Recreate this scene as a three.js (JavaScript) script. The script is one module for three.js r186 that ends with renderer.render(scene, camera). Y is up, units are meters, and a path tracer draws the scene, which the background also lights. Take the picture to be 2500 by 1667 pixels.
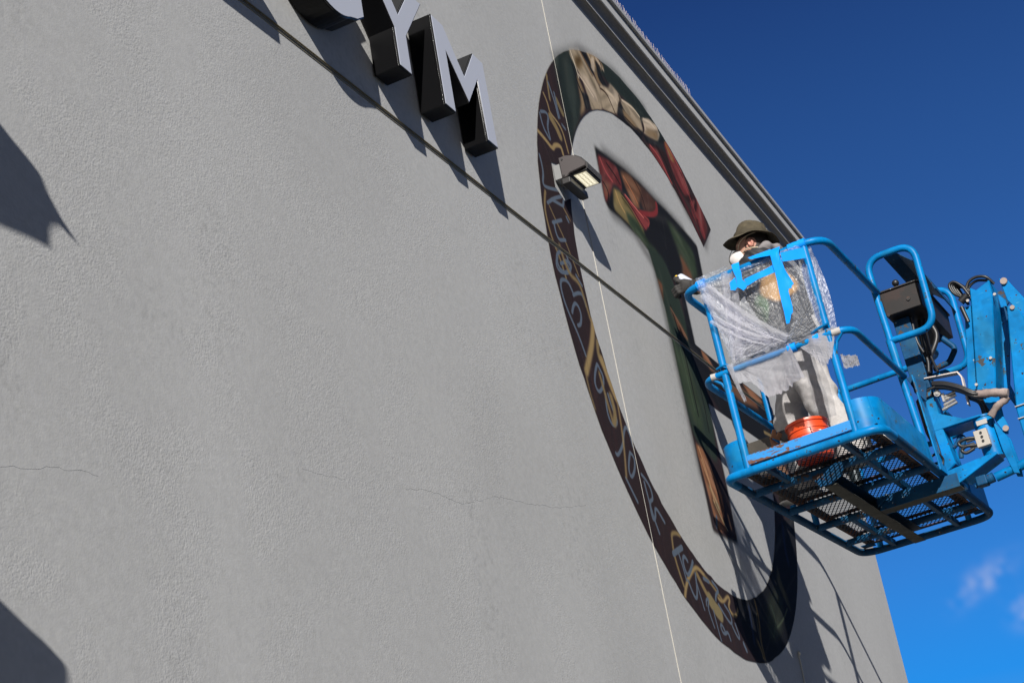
import * as THREE from 'three';
import { mergeGeometries, toCreasedNormals, mergeVertices } from 'three/addons/utils/BufferGeometryUtils.js';
import { RoundedBoxGeometry } from 'three/addons/geometries/RoundedBoxGeometry.js';
import { RectAreaLightUniformsLib } from 'three/addons/lights/RectAreaLightUniformsLib.js';

// ------------------------------------------------------------------ camera
// x runs along the wall, y is up, the wall's face is z = 0 and its open side is +z; the ground is y = 0
const scene = new THREE.Scene();
const camera = new THREE.PerspectiveCamera(25.97, 1024 / 682, 0.1, 3000);
{
  const yaw = 1.18861095, pitch = 0.359737, roll = -0.177297984;
  const f = new THREE.Vector3(Math.sin(yaw) * Math.cos(pitch), Math.sin(pitch), -Math.cos(yaw) * Math.cos(pitch));
  const r = new THREE.Vector3(Math.cos(yaw), 0, Math.sin(yaw)), u = r.clone().cross(f);
  camera.position.set(0, 1.6, 2.36);
  camera.up.copy(r).multiplyScalar(-Math.sin(roll)).addScaledVector(u, Math.cos(roll));
  camera.lookAt(camera.position.clone().add(f));
}
const renderer = new THREE.WebGLRenderer({ antialias: true });
renderer.toneMapping = THREE.LinearToneMapping;
renderer.toneMappingExposure = 1.5;
renderer.shadowMap.enabled = true;
document.body?.appendChild?.(renderer.domElement);

// ------------------------------------------------------------------ noise
function rng(seed) { let a = seed >>> 0; return () => { a = (a + 0x6D2B79F5) | 0; let t = Math.imul(a ^ (a >>> 15), 1 | a); t = (t + Math.imul(t ^ (t >>> 7), 61 | t)) ^ t; return ((t ^ (t >>> 14)) >>> 0) / 4294967296; }; }
function hash(x, y, z) { let h = Math.imul(x, 374761393) ^ Math.imul(y, 668265263) ^ Math.imul(z, 2147483647 - 61); h = Math.imul(h ^ (h >>> 13), 1274126177); return ((h ^ (h >>> 16)) >>> 0) / 4294967296; }
const sm = (t) => t * t * (3 - 2 * t), mixn = (a, b, t) => a + (b - a) * t, clamp = (v, a = 0, b = 1) => Math.min(b, Math.max(a, v));
const step2 = (a, b, v) => sm(clamp((v - a) / (b - a)));
// value noise that repeats every p cells
function vn(x, y, p, s) {
  const i = Math.floor(x), j = Math.floor(y), fx = sm(x - i), fy = sm(y - j), m = (k) => ((k % p) + p) % p;
  return mixn(mixn(hash(m(i), m(j), s), hash(m(i + 1), m(j), s), fx), mixn(hash(m(i), m(j + 1), s), hash(m(i + 1), m(j + 1), s), fx), fy);
}
function n3(x, y, z, s = 0) {
  const i = Math.floor(x), j = Math.floor(y), k = Math.floor(z), fx = sm(x - i), fy = sm(y - j), fz = sm(z - k), h = (a, b, c) => hash(i + a, (j + b) * 57 + (k + c) * 131, s);
  return mixn(mixn(mixn(h(0, 0, 0), h(1, 0, 0), fx), mixn(h(0, 1, 0), h(1, 1, 0), fx), fy), mixn(mixn(h(0, 0, 1), h(1, 0, 1), fx), mixn(h(0, 1, 1), h(1, 1, 1), fx), fy), fz);
}

// ------------------------------------------------------------------ sky and sun
const SUN = new THREE.Vector3(-0.129, 0.092, 0.055).normalize();
{
  const W = 2048, H = 1024, d = new Float32Array(W * H * 4);
  // clear winter air: deep blue overhead, brighter and cyan towards the horizon, whiter around the sun
  const stops = [[-90, .04, .05, .06], [-4, .05, .07, .10], [0, .08, .22, .46], [5, .014, .185, .55], [9, .022, .15, .46], [15, .021, .092, .305], [22, .016, .064, .215], [32, .0085, .032, .125], [50, .008, .026, .095], [90, .008, .022, .08]];
  for (let j = 0; j < H; j++) {
    const el = ((j + .5) / H - .5) * 180, ce = Math.cos(el * Math.PI / 180), y = Math.sin(el * Math.PI / 180);
    let k = 1; while (k < stops.length - 1 && stops[k][0] < el) k++;
    const A = stops[k - 1], B = stops[k], t = clamp((el - A[0]) / (B[0] - A[0]));
    const base = [1, 2, 3].map((c) => mixn(A[c], B[c], t));
    for (let i = 0; i < W; i++) {
      const az = ((i + .5) / W - .5) * 2 * Math.PI, x = Math.cos(az) * ce, z = Math.sin(az) * ce;
      const cs = x * SUN.x + y * SUN.y + z * SUN.z, glow = .05 * Math.exp((cs - 1) * 9) + .3 * Math.exp((cs - 1) * 60);
      const o = (j * W + i) * 4, up = el > 0 ? 1 : 0, pale = .85 * step2(-.35, .45, cs), lum = .26 * base[0] + .62 * base[1] + .12 * base[2];
      d[o] = mixn(base[0], lum * .60, pale) + up * glow; d[o + 1] = mixn(base[1], lum * .62, pale) + up * glow * .97; d[o + 2] = mixn(base[2], lum * .76, pale) + up * glow * .9;
      // a few low, thin cloud shreds
      if (el > 1 && el < 16) {
        const wob = 1.2 * (n3(az * 57.3 * 1.6, el * 1.8, 9.1, 6) - .5), q = (s, f, g) => n3(az * f * 57.3 + wob * f, el * g + wob * g * .5, 3.7, s);
        const fbm = .36 * q(1, 1.1, 1.5) + .3 * q(2, 2.6, 3.4) + .2 * q(3, 6, 7) + .14 * q(4, 13, 14);
        const azd = az * 57.2958, put = Math.max(Math.exp(-(((azd + 6.2) / .95) ** 2) - (((el - 8.15 - (azd + 6.2) * .42) / .42) ** 2)), 1.05 * Math.exp(-(((azd + 4.95) / .55) ** 2) - (((el - 6.75) / .5) ** 2)), .75 * Math.exp(-(((azd - 40) / 9) ** 2) - (((el - 7) / 1.6) ** 2)), .75 * Math.exp(-(((azd + 60) / 12) ** 2) - (((el - 9) / 1.8) ** 2)));
        const c = clamp((fbm - .43) * 6.5) * Math.min(1, put * 1.3) * .52;
        d[o] = mixn(d[o], .30, c); d[o + 1] = mixn(d[o + 1], .345, c); d[o + 2] = mixn(d[o + 2], .5, c);
      }
      d[o + 3] = 1;
    }
  }
  const sky = new THREE.DataTexture(d, W, H, THREE.RGBAFormat, THREE.FloatType);
  sky.magFilter = sky.minFilter = THREE.LinearFilter; sky.mapping = THREE.EquirectangularReflectionMapping; sky.needsUpdate = true;
  scene.background = sky; scene.environment = sky;
}
const sun = new THREE.DirectionalLight(new THREE.Color(1, .965, .915), 4.75);
sun.position.copy(SUN).multiplyScalar(40).add(new THREE.Vector3(9, 3, 1)); sun.target.position.set(9, 3, 1);
sun.castShadow = true; sun.shadow.mapSize.set(4096, 4096);
Object.assign(sun.shadow.camera, { left: -14, right: 14, top: 14, bottom: -14, near: 1, far: 90 });
scene.add(sun, sun.target);

// ------------------------------------------------------------------ naming and building helpers
const taken = new Map();
function numbered(name) { const n = taken.get(name) ?? 0; taken.set(name, n + 1); return n ? name + '_' + String(n).padStart(3, '0') : name; }
function tag(o, label, category, group) { o.userData.label = label; o.userData.category = category; if (group) o.userData.group = group; return o; }
function thing(name, label, category, group, pos = [0, 0, 0]) { const o = new THREE.Group(); o.name = numbered(name); o.position.set(...pos); scene.add(o); return tag(o, label, category, group); }
function mesh(name, geo, mat, parent, label) {
  const m = new THREE.Mesh(Array.isArray(geo) ? merge(geo) : geo, mat); m.name = parent === scene ? numbered(name) : name;
  m.castShadow = m.receiveShadow = true; if (label) m.userData.label = label; (parent ?? scene).add(m); return m;
}
// one mesh per piece, all under the same name
const pieces = (name, list, mat, parent, label) => list.map((g) => mesh(name, g, mat, parent, label));
function merge(list) { const a = list.map((g) => { const n = g.index ? g.toNonIndexed() : g.clone(); for (const k of Object.keys(n.attributes)) if (!['position', 'normal', 'uv'].includes(k)) n.deleteAttribute(k); if (!n.attributes.uv) boxUV(n); return n; }); return mergeGeometries(a); }
// uv in metres by the face's main direction
function boxUV(g, s = 1) {
  const p = g.attributes.position, n = g.attributes.normal, uv = new Float32Array(p.count * 2);
  for (let i = 0; i < p.count; i++) {
    const ax = Math.abs(n.getX(i)), ay = Math.abs(n.getY(i)), az = Math.abs(n.getZ(i));
    const [a, b] = az >= ax && az >= ay ? [p.getX(i), p.getY(i)] : ax >= ay ? [p.getZ(i), p.getY(i)] : [p.getX(i), p.getZ(i)];
    uv[2 * i] = a * s; uv[2 * i + 1] = b * s;
  }
  g.setAttribute('uv', new THREE.BufferAttribute(uv, 2)); return g;
}
const box = (x0, x1, y0, y1, z0, z1, r = 0) => { const w = x1 - x0, h = y1 - y0, d = z1 - z0, g0 = r ? new RoundedBoxGeometry(w, h, d, 2, Math.min(r, w / 2.1, h / 2.1, d / 2.1)) : new THREE.BoxGeometry(w, h, d), g = g0.index ? g0.toNonIndexed() : g0; g.translate((x0 + x1) / 2, (y0 + y1) / 2, (z0 + z1) / 2); return boxUV(g); };
// a closed outline in (x, y), pushed along z from z0 to z1
function slab(poly, z0, z1, bev = 0, holes = []) {
  const path = (q) => q.map(([x, y]) => new THREE.Vector2(x, y)), s = new THREE.Shape(path(poly));
  for (const h of holes) s.holes.push(new THREE.Path(path(h)));
  const g = new THREE.ExtrudeGeometry(s, { depth: z1 - z0 - 2 * bev, bevelEnabled: bev > 0, bevelThickness: bev, bevelSize: bev, bevelOffset: -bev, bevelSegments: 1, curveSegments: 12 });
  g.translate(0, 0, z0 + bev); return boxUV(g.index ? g.toNonIndexed() : g);
}
// an outline given as [v (up), w (out)] in the lift's own axes, pushed along u
function plate(vw, u0, u1, bev = .003) { const g = slab(vw.map(([v, w]) => [-w, v]), u0, u1, Math.min(bev, (u1 - u0) / 3)); g.rotateY(Math.PI / 2); return boxUV(g); }
const V = (a) => (a.isVector3 ? a : new THREE.Vector3(...a));
// rounds the corners of a polyline
function fillet(pts, rad, closed = false, n = 7) {
  pts = pts.map(V); const out = [], N = pts.length;
  for (let i = 0; i < N; i++) {
    if (!closed && (i === 0 || i === N - 1)) { out.push(pts[i]); continue; }
    const p = pts[i], a = pts[(i + N - 1) % N].clone().sub(p), b = pts[(i + 1) % N].clone().sub(p), la = a.length(), lb = b.length();
    a.normalize(); b.normalize(); const half = Math.acos(clamp(a.dot(b), -1, 1)) / 2;
    const r = Array.isArray(rad) ? rad[i] : rad, t = Math.min(r / Math.tan(half), la * .49, lb * .49);
    if (half > 1.55 || t < 1e-4) { out.push(p); continue; }
    const A = p.clone().addScaledVector(a, t), B = p.clone().addScaledVector(b, t);
    for (let k = 0; k <= n; k++) { const s = k / n; out.push(A.clone().multiplyScalar((1 - s) ** 2).addScaledVector(p, 2 * s * (1 - s)).addScaledVector(B, s * s)); }
  }
  return out;
}
const smooth = (pts, n = 24, closed = false) => new THREE.CatmullRomCurve3(pts.map(V), closed, 'centripetal').getPoints(n);
// a round bar along points
function sweep(pts, r, closed = false, seg = 12) {
  pts = pts.map(V); const N = pts.length, pos = [], uv = [], idx = [], T = [];
  for (let i = 0; i < N; i++) { const a = pts[closed ? (i + N - 1) % N : Math.max(0, i - 1)], b = pts[closed ? (i + 1) % N : Math.min(N - 1, i + 1)]; T.push(b.clone().sub(a).normalize()); }
  let nrm = new THREE.Vector3(0, 1, 0); if (Math.abs(T[0].y) > .9) nrm.set(1, 0, 0);
  nrm.addScaledVector(T[0], -nrm.dot(T[0])).normalize(); let len = 0; const R = (i) => (typeof r === 'function' ? r(i / (N - 1)) : r), M = closed ? N + 1 : N, norm = [];
  for (let q = 0; q < M; q++) {
    const i = q % N; if (q) { nrm.addScaledVector(T[i], -nrm.dot(T[i])).normalize(); len += pts[i].distanceTo(pts[(q - 1) % N]); }
    const bi = T[i].clone().cross(nrm);
    for (let k = 0; k <= seg; k++) { const a = k / seg * 2 * Math.PI, v = nrm.clone().multiplyScalar(Math.cos(a)).addScaledVector(bi, Math.sin(a)); norm.push(v.x, v.y, v.z); v.multiplyScalar(R(i)).add(pts[i]); pos.push(v.x, v.y, v.z); uv.push(k / seg * 2 * Math.PI * R(i), len); }
  }
  for (let q = 0; q + 1 < M; q++) for (let k = 0; k < seg; k++) { const a = q * (seg + 1) + k, b = a + seg + 1; idx.push(a, a + 1, b, b, a + 1, b + 1); }
  if (!closed) for (const [q, s] of [[0, -1], [N - 1, 1]]) {
    const c = pos.length / 3, t = T[q].clone().multiplyScalar(s); pos.push(pts[q].x, pts[q].y, pts[q].z); norm.push(t.x, t.y, t.z); uv.push(0, 0);
    for (let k = 0; k <= seg; k++) { const o = (q * (seg + 1) + k) * 3; pos.push(pos[o], pos[o + 1], pos[o + 2]); norm.push(t.x, t.y, t.z); uv.push(pos[o] - pts[q].x, pos[o + 1] - pts[q].y); }
    for (let k = 0; k < seg; k++) s < 0 ? idx.push(c, c + 2 + k, c + 1 + k) : idx.push(c, c + 1 + k, c + 2 + k);
  }
  const g = new THREE.BufferGeometry(); g.setAttribute('position', new THREE.Float32BufferAttribute(pos, 3)); g.setAttribute('normal', new THREE.Float32BufferAttribute(norm, 3)); g.setAttribute('uv', new THREE.Float32BufferAttribute(uv, 2)); g.setIndex(idx);
  return g;
}
const rod = (a, b, r, seg = 10) => sweep([a, b], r, false, seg);
// an upright strip of sheet metal along a path of points, from h0 to h1 above it
function ribbon(pts, h0, h1, t = .004) {
  const q = pts.map(V), outp = [], n = q.length, side = (i) => { const a = q[Math.max(0, i - 1)], b = q[Math.min(n - 1, i + 1)]; return new THREE.Vector3(b.z - a.z, 0, a.x - b.x).normalize(); };
  const ring = q.map((p, i) => { const s = side(i).multiplyScalar(t / 2); return [p.x + s.x, p.z + s.z, p.x - s.x, p.z - s.z]; }), pos = [];
  const quad = (a, b, c, d) => pos.push(...a, ...b, ...c, ...a, ...c, ...d);
  for (let i = 0; i + 1 < n; i++) {
    const [ax, az, bx, bz] = ring[i], [cx, cz, dx, dz] = ring[i + 1];
    quad([ax, h0, az], [cx, h0, cz], [cx, h1, cz], [ax, h1, az]); quad([dx, h0, dz], [bx, h0, bz], [bx, h1, bz], [dx, h1, dz]);
    quad([ax, h1, az], [cx, h1, cz], [dx, h1, dz], [bx, h1, bz]); quad([bx, h0, bz], [dx, h0, dz], [cx, h0, cz], [ax, h0, az]);
  }
  for (const i of [0, n - 1]) { const [ax, az, bx, bz] = ring[i]; quad([ax, h0, az], [ax, h1, az], [bx, h1, bz], [bx, h0, bz]); }
  const g = new THREE.BufferGeometry(); g.setAttribute('position', new THREE.Float32BufferAttribute(pos, 3)); g.computeVertexNormals();
  return boxUV(toCreasedNormals(g, .6));
}

// ------------------------------------------------------------------ textures
function dataTex(n, fill, srgb = true, m = n) {
  const d = new Uint8Array(n * m * 4), c = [0, 0, 0];
  for (let j = 0; j < m; j++) for (let i = 0; i < n; i++) { fill(i / n, j / m, c); const o = (j * n + i) * 4; d[o] = clamp(c[0], 0, 255); d[o + 1] = clamp(c[1], 0, 255); d[o + 2] = clamp(c[2], 0, 255); d[o + 3] = 255; }
  const t = new THREE.DataTexture(d, n, m); t.magFilter = THREE.LinearFilter; t.minFilter = THREE.LinearMipmapLinearFilter; t.generateMipmaps = true;
  t.wrapS = t.wrapT = THREE.RepeatWrapping; if (srgb) t.colorSpace = THREE.SRGBColorSpace; t.needsUpdate = true; return t;
}
function tiled(t, metres, my = metres) { const c = t.clone(); c.repeat.set(1 / metres, 1 / my); c.needsUpdate = true; return c; }
// sanded stucco: grain of 4 to 12 mm that fades in trowelled patches; 2.6 m across
const stuccoTex = dataTex(2048, (u, v, c) => {
  const patch = .34 + .8 * step2(.32, .72, .6 * vn(u * 9, v * 9, 9, 5) + .4 * vn(u * 23, v * 23, 23, 6));
  const warp = 1.6 * vn(u * 60, v * 60, 60, 8);
  const g = .40 * vn(u * 420 + warp, v * 420, 420, 1) + .42 * vn(u * 700, v * 700 + warp, 700, 2) + .18 * vn(u * 240, v * 240, 240, 3);
  const h = .5 + (g - .5) * patch + .16 * (vn(u * 14, v * 14, 14, 4) - .5);
  c[0] = c[1] = c[2] = h * 255;
}, false);
const paintNoise = (u, v, s) => .5 * vn(u * 4, v * 4, 4, s) + .3 * vn(u * 11, v * 11, 11, s + 1) + .2 * vn(u * 37, v * 37, 37, s + 2);
// worn machine enamel, 0.7 m across: scuffs, chips down to primer and rust
function enamel(rgb, wear, seed) {
  const r = rng(seed), chips = Array.from({ length: wear }, () => [r(), r(), .001 + .0075 * r() ** 4, r()]), cell = new Map();
  for (const k of chips) for (const a of [-1, 0, 1]) for (const b of [-1, 0, 1]) { const key = (Math.floor(k[0] * 32) + a + 32) % 32 + 32 * ((Math.floor(k[1] * 32) + b + 32) % 32); if (!cell.has(key)) cell.set(key, []); cell.get(key).push(k); }
  return dataTex(1024, (u, v, c) => {
    const n = paintNoise(u, v, seed), f = .76 + .36 * n - .07 * step2(.55, .8, vn(u * 15, v * 15, 15, seed + 12)); c[0] = rgb[0] * f; c[1] = rgb[1] * f; c[2] = rgb[2] * f;
    const dust = step2(.62, .85, vn(u * 7, v * 7, 7, seed + 9)) * .14; for (let k = 0; k < 3; k++) c[k] = mixn(c[k], 130, dust);
    const rs = step2(.66, .74, .62 * vn(u * 21, v * 21, 21, seed + 14) + .38 * vn(u * 75, v * 75, 75, seed + 15)) * step2(.5, .7, vn(u * 5, v * 5, 5, seed + 16)) * .8; c[0] = mixn(c[0], 82, rs); c[1] = mixn(c[1], 56, rs); c[2] = mixn(c[2], 44, rs);
    const scr = step2(.9, .97, vn(u * 18 + v * 6, v * 260, 260, seed + 4)); for (let k = 0; k < 3; k++) c[k] = mixn(c[k], 175, scr * .25);
    for (const [x, y, s, t] of cell.get(Math.floor(u * 32) + 32 * Math.floor(v * 32)) ?? []) {
      const dx = Math.abs(u - x) , dy = Math.abs(v - y), dd = Math.hypot(Math.min(dx, 1 - dx), Math.min(dy, 1 - dy)) * (.6 + .9 * vn(u * 240, v * 240, 240, seed + 7));
      if (dd < s) { const col = t < .5 ? [70, 42, 30] : t < .86 ? [40, 34, 34] : [128, 142, 150]; for (let k = 0; k < 3; k++) c[k] = col[k]; }
    }
  });
}
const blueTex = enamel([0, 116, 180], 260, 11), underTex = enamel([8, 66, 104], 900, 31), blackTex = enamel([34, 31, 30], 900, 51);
const rustTex = dataTex(512, (u, v, c) => { const n = paintNoise(u, v, 71), m = vn(u * 90, v * 90, 90, 75), k = step2(.35, .65, n); c[0] = mixn(44, 92, k) + 26 * m; c[1] = mixn(36, 58, k) + 16 * m; c[2] = mixn(34, 42, k) + 12 * m; });
const clothTex = (rgb, amp, n = 160) => dataTex(512, (u, v, c) => { const f = 1 + amp * (paintNoise(u, v, 5) - .5) + .12 * (vn(u * n, v * n, n, 6) - .5); for (let k = 0; k < 3; k++) c[k] = rgb[k] * f; });
const weaveTex = dataTex(512, (u, v, c) => { c[0] = c[1] = c[2] = 255 * (.5 + .25 * Math.sin(u * 2 * Math.PI * 128) * Math.sin(v * 2 * Math.PI * 128) + .25 * vn(u * 60, v * 60, 60, 3)); }, false);

const std = (o) => new THREE.MeshStandardMaterial(o), phys = (o) => new THREE.MeshPhysicalMaterial(o);
const M = {
  blue: phys({ map: tiled(blueTex, .7), roughness: .4, specularIntensity: .32 }),
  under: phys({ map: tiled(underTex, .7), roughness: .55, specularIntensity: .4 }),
  boxBlack: std({ map: tiled(rustTex, .4), color: new THREE.Color(.115, .10, .10), roughness: .6 }),
  black: std({ map: tiled(blackTex, .5), roughness: .5 }),
  rust: std({ map: tiled(rustTex, .45), roughness: .8 }),
  rubber: std({ color: new THREE.Color().setRGB(.012, .012, .013), roughness: .45 }),
  steel: std({ color: new THREE.Color().setRGB(.5, .48, .45), roughness: .4, metalness: .85 }),
  worn: std({ map: tiled(clothTex([58, 57, 50], 1.1, 60), .5), roughness: .8 }),
  zinc: std({ color: new THREE.Color().setRGB(.36, .34, .32), roughness: .6 }),
};
// ------------------------------------------------------------------ ground
{
  const aspTex = dataTex(1024, (u, v, c) => { const g = vn(u * 420, v * 420, 420, 1), n = paintNoise(u, v, 21); const f = 44 + 20 * (g - .5) + 22 * (n - .5); c[0] = f * 1.02; c[1] = f; c[2] = f * .97; });
  const g = new THREE.PlaneGeometry(1600, 1600, 1, 1); g.rotateX(-Math.PI / 2); const uv = g.attributes.uv; for (let i = 0; i < 4; i++) uv.setXY(i, uv.getX(i) * 1600, uv.getY(i) * 1600);
  const gr = mesh('ground', g, std({ map: tiled(aspTex, 5), roughness: .95 }), scene); gr.userData.kind = 'structure';
  const conc = dataTex(512, (u, v, c) => { const n = paintNoise(u, v, 33), f = 148 + 26 * (n - .5) + 16 * (vn(u * 200, v * 200, 200, 9) - .5); c[0] = f; c[1] = f * .985; c[2] = f * .95; });
  const pv = mesh('pavement', box(-14, 22, .004, .13, .02, 1.5, .01), std({ map: tiled(conc, 2), roughness: .9 }), scene); pv.userData.kind = 'structure';
}
// ------------------------------------------------------------------ building
const stuccoBump = tiled(stuccoTex, 2.6);
{
  const map = dataTex(2048, (u, v, c) => {   // 18 m x 9 m of wall
    const x = u * 18, y = v * 9;
    const cloud = paintNoise(u * 2 % 1, v, 41), band = vn(x * 2.6, y * .35, 997, 43), fine = vn(x * 60, y * 60, 4096, 44), spk = vn(x * 110, y * 110, 8192, 45);
    let f = 1 + .05 * (cloud - .5) + .03 * (band - .5) + .035 * (fine - .5) + .05 * (spk - .5);
    f -= .018 * step2(.62, .85, vn(x * .9, y * .9, 997, 46));
    const dirt = step2(.72, .9, vn(x * 3.1, y * 2.7, 997, 47)) * step2(.55, .9, vn(x * 70, y * 70, 4096, 48)); f -= .055 * dirt;
    c[0] = 170.5 * f; c[1] = 170.5 * f; c[2] = 169 * f;
  }, true, 1024);
  const wallMat = std({ map: tiled(map, 18, 9), bumpMap: stuccoBump, bumpScale: .0009, roughness: .92 });
  const trimMat = std({ map: tiled(map, 18, 9), roughness: .8 });
  const b = thing('commercial_building', 'grey stucco building with a stepped cornice and a painted round mural', 'building');
  const X0 = -14, X1 = 13.8, T = .3;
  mesh('lower_wall', box(X0, X1, 0, 4.7475, -T, 0), wallMat, b);
  mesh('upper_wall', box(X0, X1, 4.7725, 7.26, -T, 0), wallMat, b);
  // horizontal reveal: a shallow metal channel between the two lifts of stucco
  const olive = std({ color: new THREE.Color().setRGB(.20, .178, .125), roughness: .6 });
  pieces('reveal_channel', [box(X0, X1, 4.7475, 4.7725, -T, -.007), box(X0, X1, 4.745, 4.7476, -.004, .0025), box(X0, X1, 4.7724, 4.775, -.004, .0025)], olive, b, 'olive metal channel across the wall');
  // vertical control joints with pale sealant
  const seal = std({ color: new THREE.Color().setRGB(.33, .315, .28), roughness: .6 });
  const zig = (x, y0, y1, s) => { const p = []; for (let y = y0; y <= y1 + 1e-6; y += (y1 - y0) / 60) p.push([x + .0012 * (n3(y * 6, s, 0) - .5), y, .0008]); return sweep(p, .004, false, 8); };
  for (const x of [1.2, 7.316]) { mesh('joint_sealant', zig(x, 0, 4.744, x), seal, b); mesh('joint_sealant', zig(x, 4.776, 7.02, x + 9), seal, b); }
  // hairline cracks in the stucco
  const crackM = std({ color: new THREE.Color().setRGB(.38, .38, .375), roughness: .95 }), rc = rng(91);
  for (const [way, r0] of [[[[2.57, 2.75], [2.66, 2.76], [2.75, 2.78], [2.88, 2.79], [2.94, 2.78]], .0003], [[[4.6, 3.05], [4.71, 3.07], [4.88, 3.08], [5.06, 3.07], [5.4, 3.16], [5.66, 3.18], [6.06, 3.22], [6.45, 3.3]], .00035], [[[3.91, 3.0], [4.03, 3.0], [4.2, 3.01]], .00025]]) { const p = []; way.forEach((q, i) => { if (!i) return; const o = way[i - 1], n = Math.ceil(Math.hypot(q[0] - o[0], q[1] - o[1]) / .025); for (let k = 0; k < n; k++) p.push([mixn(o[0], q[0], k / n) + .007 * (rc() - .5), mixn(o[1], q[1], k / n) + .008 * (rc() - .5), .0002]); }); mesh('hairline_crack', sweep(p, r0, false, 4), crackM, b); }
  // cornice: two coves stepping out to a fascia, then a metal coping
  const cove = (y0, z0, y1, z1, lip) => { const p = [[z0 - .02, y0 - .002], [z0, y0]]; for (let k = 1; k <= 8; k++) { const a = k / 8 * Math.PI / 2; p.push([z0 + (z1 - z0) * (1 - Math.cos(a)), y0 + (y1 - y0) * Math.sin(a)]); } p.push([z1, y1 + lip], [z0 - .02, y1 + lip]); const g = slab(p.map(([z, y]) => [-z, y]), X0, X1 + z1); g.rotateY(Math.PI / 2); return boxUV(g); };
  const coveShade = std({ map: tiled(map, 18, 9), color: new THREE.Color(.56, .52, .48), roughness: .85 });  // wall colour darkened: the shade under the cornice is put into the coves
  mesh('cornice_moulding', cove(6.985, .001, 7.03, .0445, .0005), coveShade, b, 'lower cove of the cornice, shade put into its colour');
  mesh('cornice_lip', box(X0, X1 + .045, 7.0306, 7.06, -.02, .045, .002), trimMat, b, 'pale lip between the two coves');
  mesh('cornice_moulding', cove(7.0601, .0449, 7.112, .0885, .0055), coveShade, b, 'upper cove of the cornice, shade put into its colour');
  mesh('cornice_fascia', box(X0, X1 + .09, 7.1181, 7.208, -.02, .092, .004), trimMat, b);
  const metal = std({ color: new THREE.Color().setRGB(.42, .415, .4), roughness: .5, metalness: .15 });
  pieces('coping', [box(X0, X1 + .11, 7.2181, 7.2585, -.36, .112, .003), box(X0, X1 + .1, 7.208, 7.2181, -.34, .07)], metal, b, 'pale metal coping along the roof edge');
  pieces('side_wall', [box(X1 - T, X1, 0, 7.2, -14, -T - .002), box(X0, X0 + T, 0, 7.2, -14, -T - .002), box(X0, X1, 0, 7.2, -14.3, -14.002)], wallMat, b);
  mesh('roof', box(X0 + T + .002, X1 - T - .002, 6.7, 6.8, -14, -T - .002), trimMat, b);
}
// bird spikes on the coping
{
  const plast = std({ color: new THREE.Color().setRGB(.42, .36, .35), roughness: .6 }), r = rng(5);
  const ord = ['first', 'second', 'third', 'fourth', 'fifth'];
  for (let k = 0; k < 5; k++) {
    const x = 8.62 + k * .345, s = thing('bird_spike_strip', `${ord[k]} strip of thin bird spikes on the coping, from the top of the photo`, 'bird spikes', 'bird spike strips on the coping', [x, 7.2585, .085]);
    mesh('base', box(0, .325, 0, .008, -.02, .02), plast, s);
    const list = [];
    for (let j = 0; j < 11; j++) { const a = .012 + j * .03 + .004 * r(); list.push(rod([a, .004, .004 * r()], [a + .012 * (r() - .3), .1 + .012 * r(), .012 * (r() - .3)], 0.0013, 5)); }
    mesh('spikes', list, plast, s).userData.kind = 'stuff';
  }
}
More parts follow.
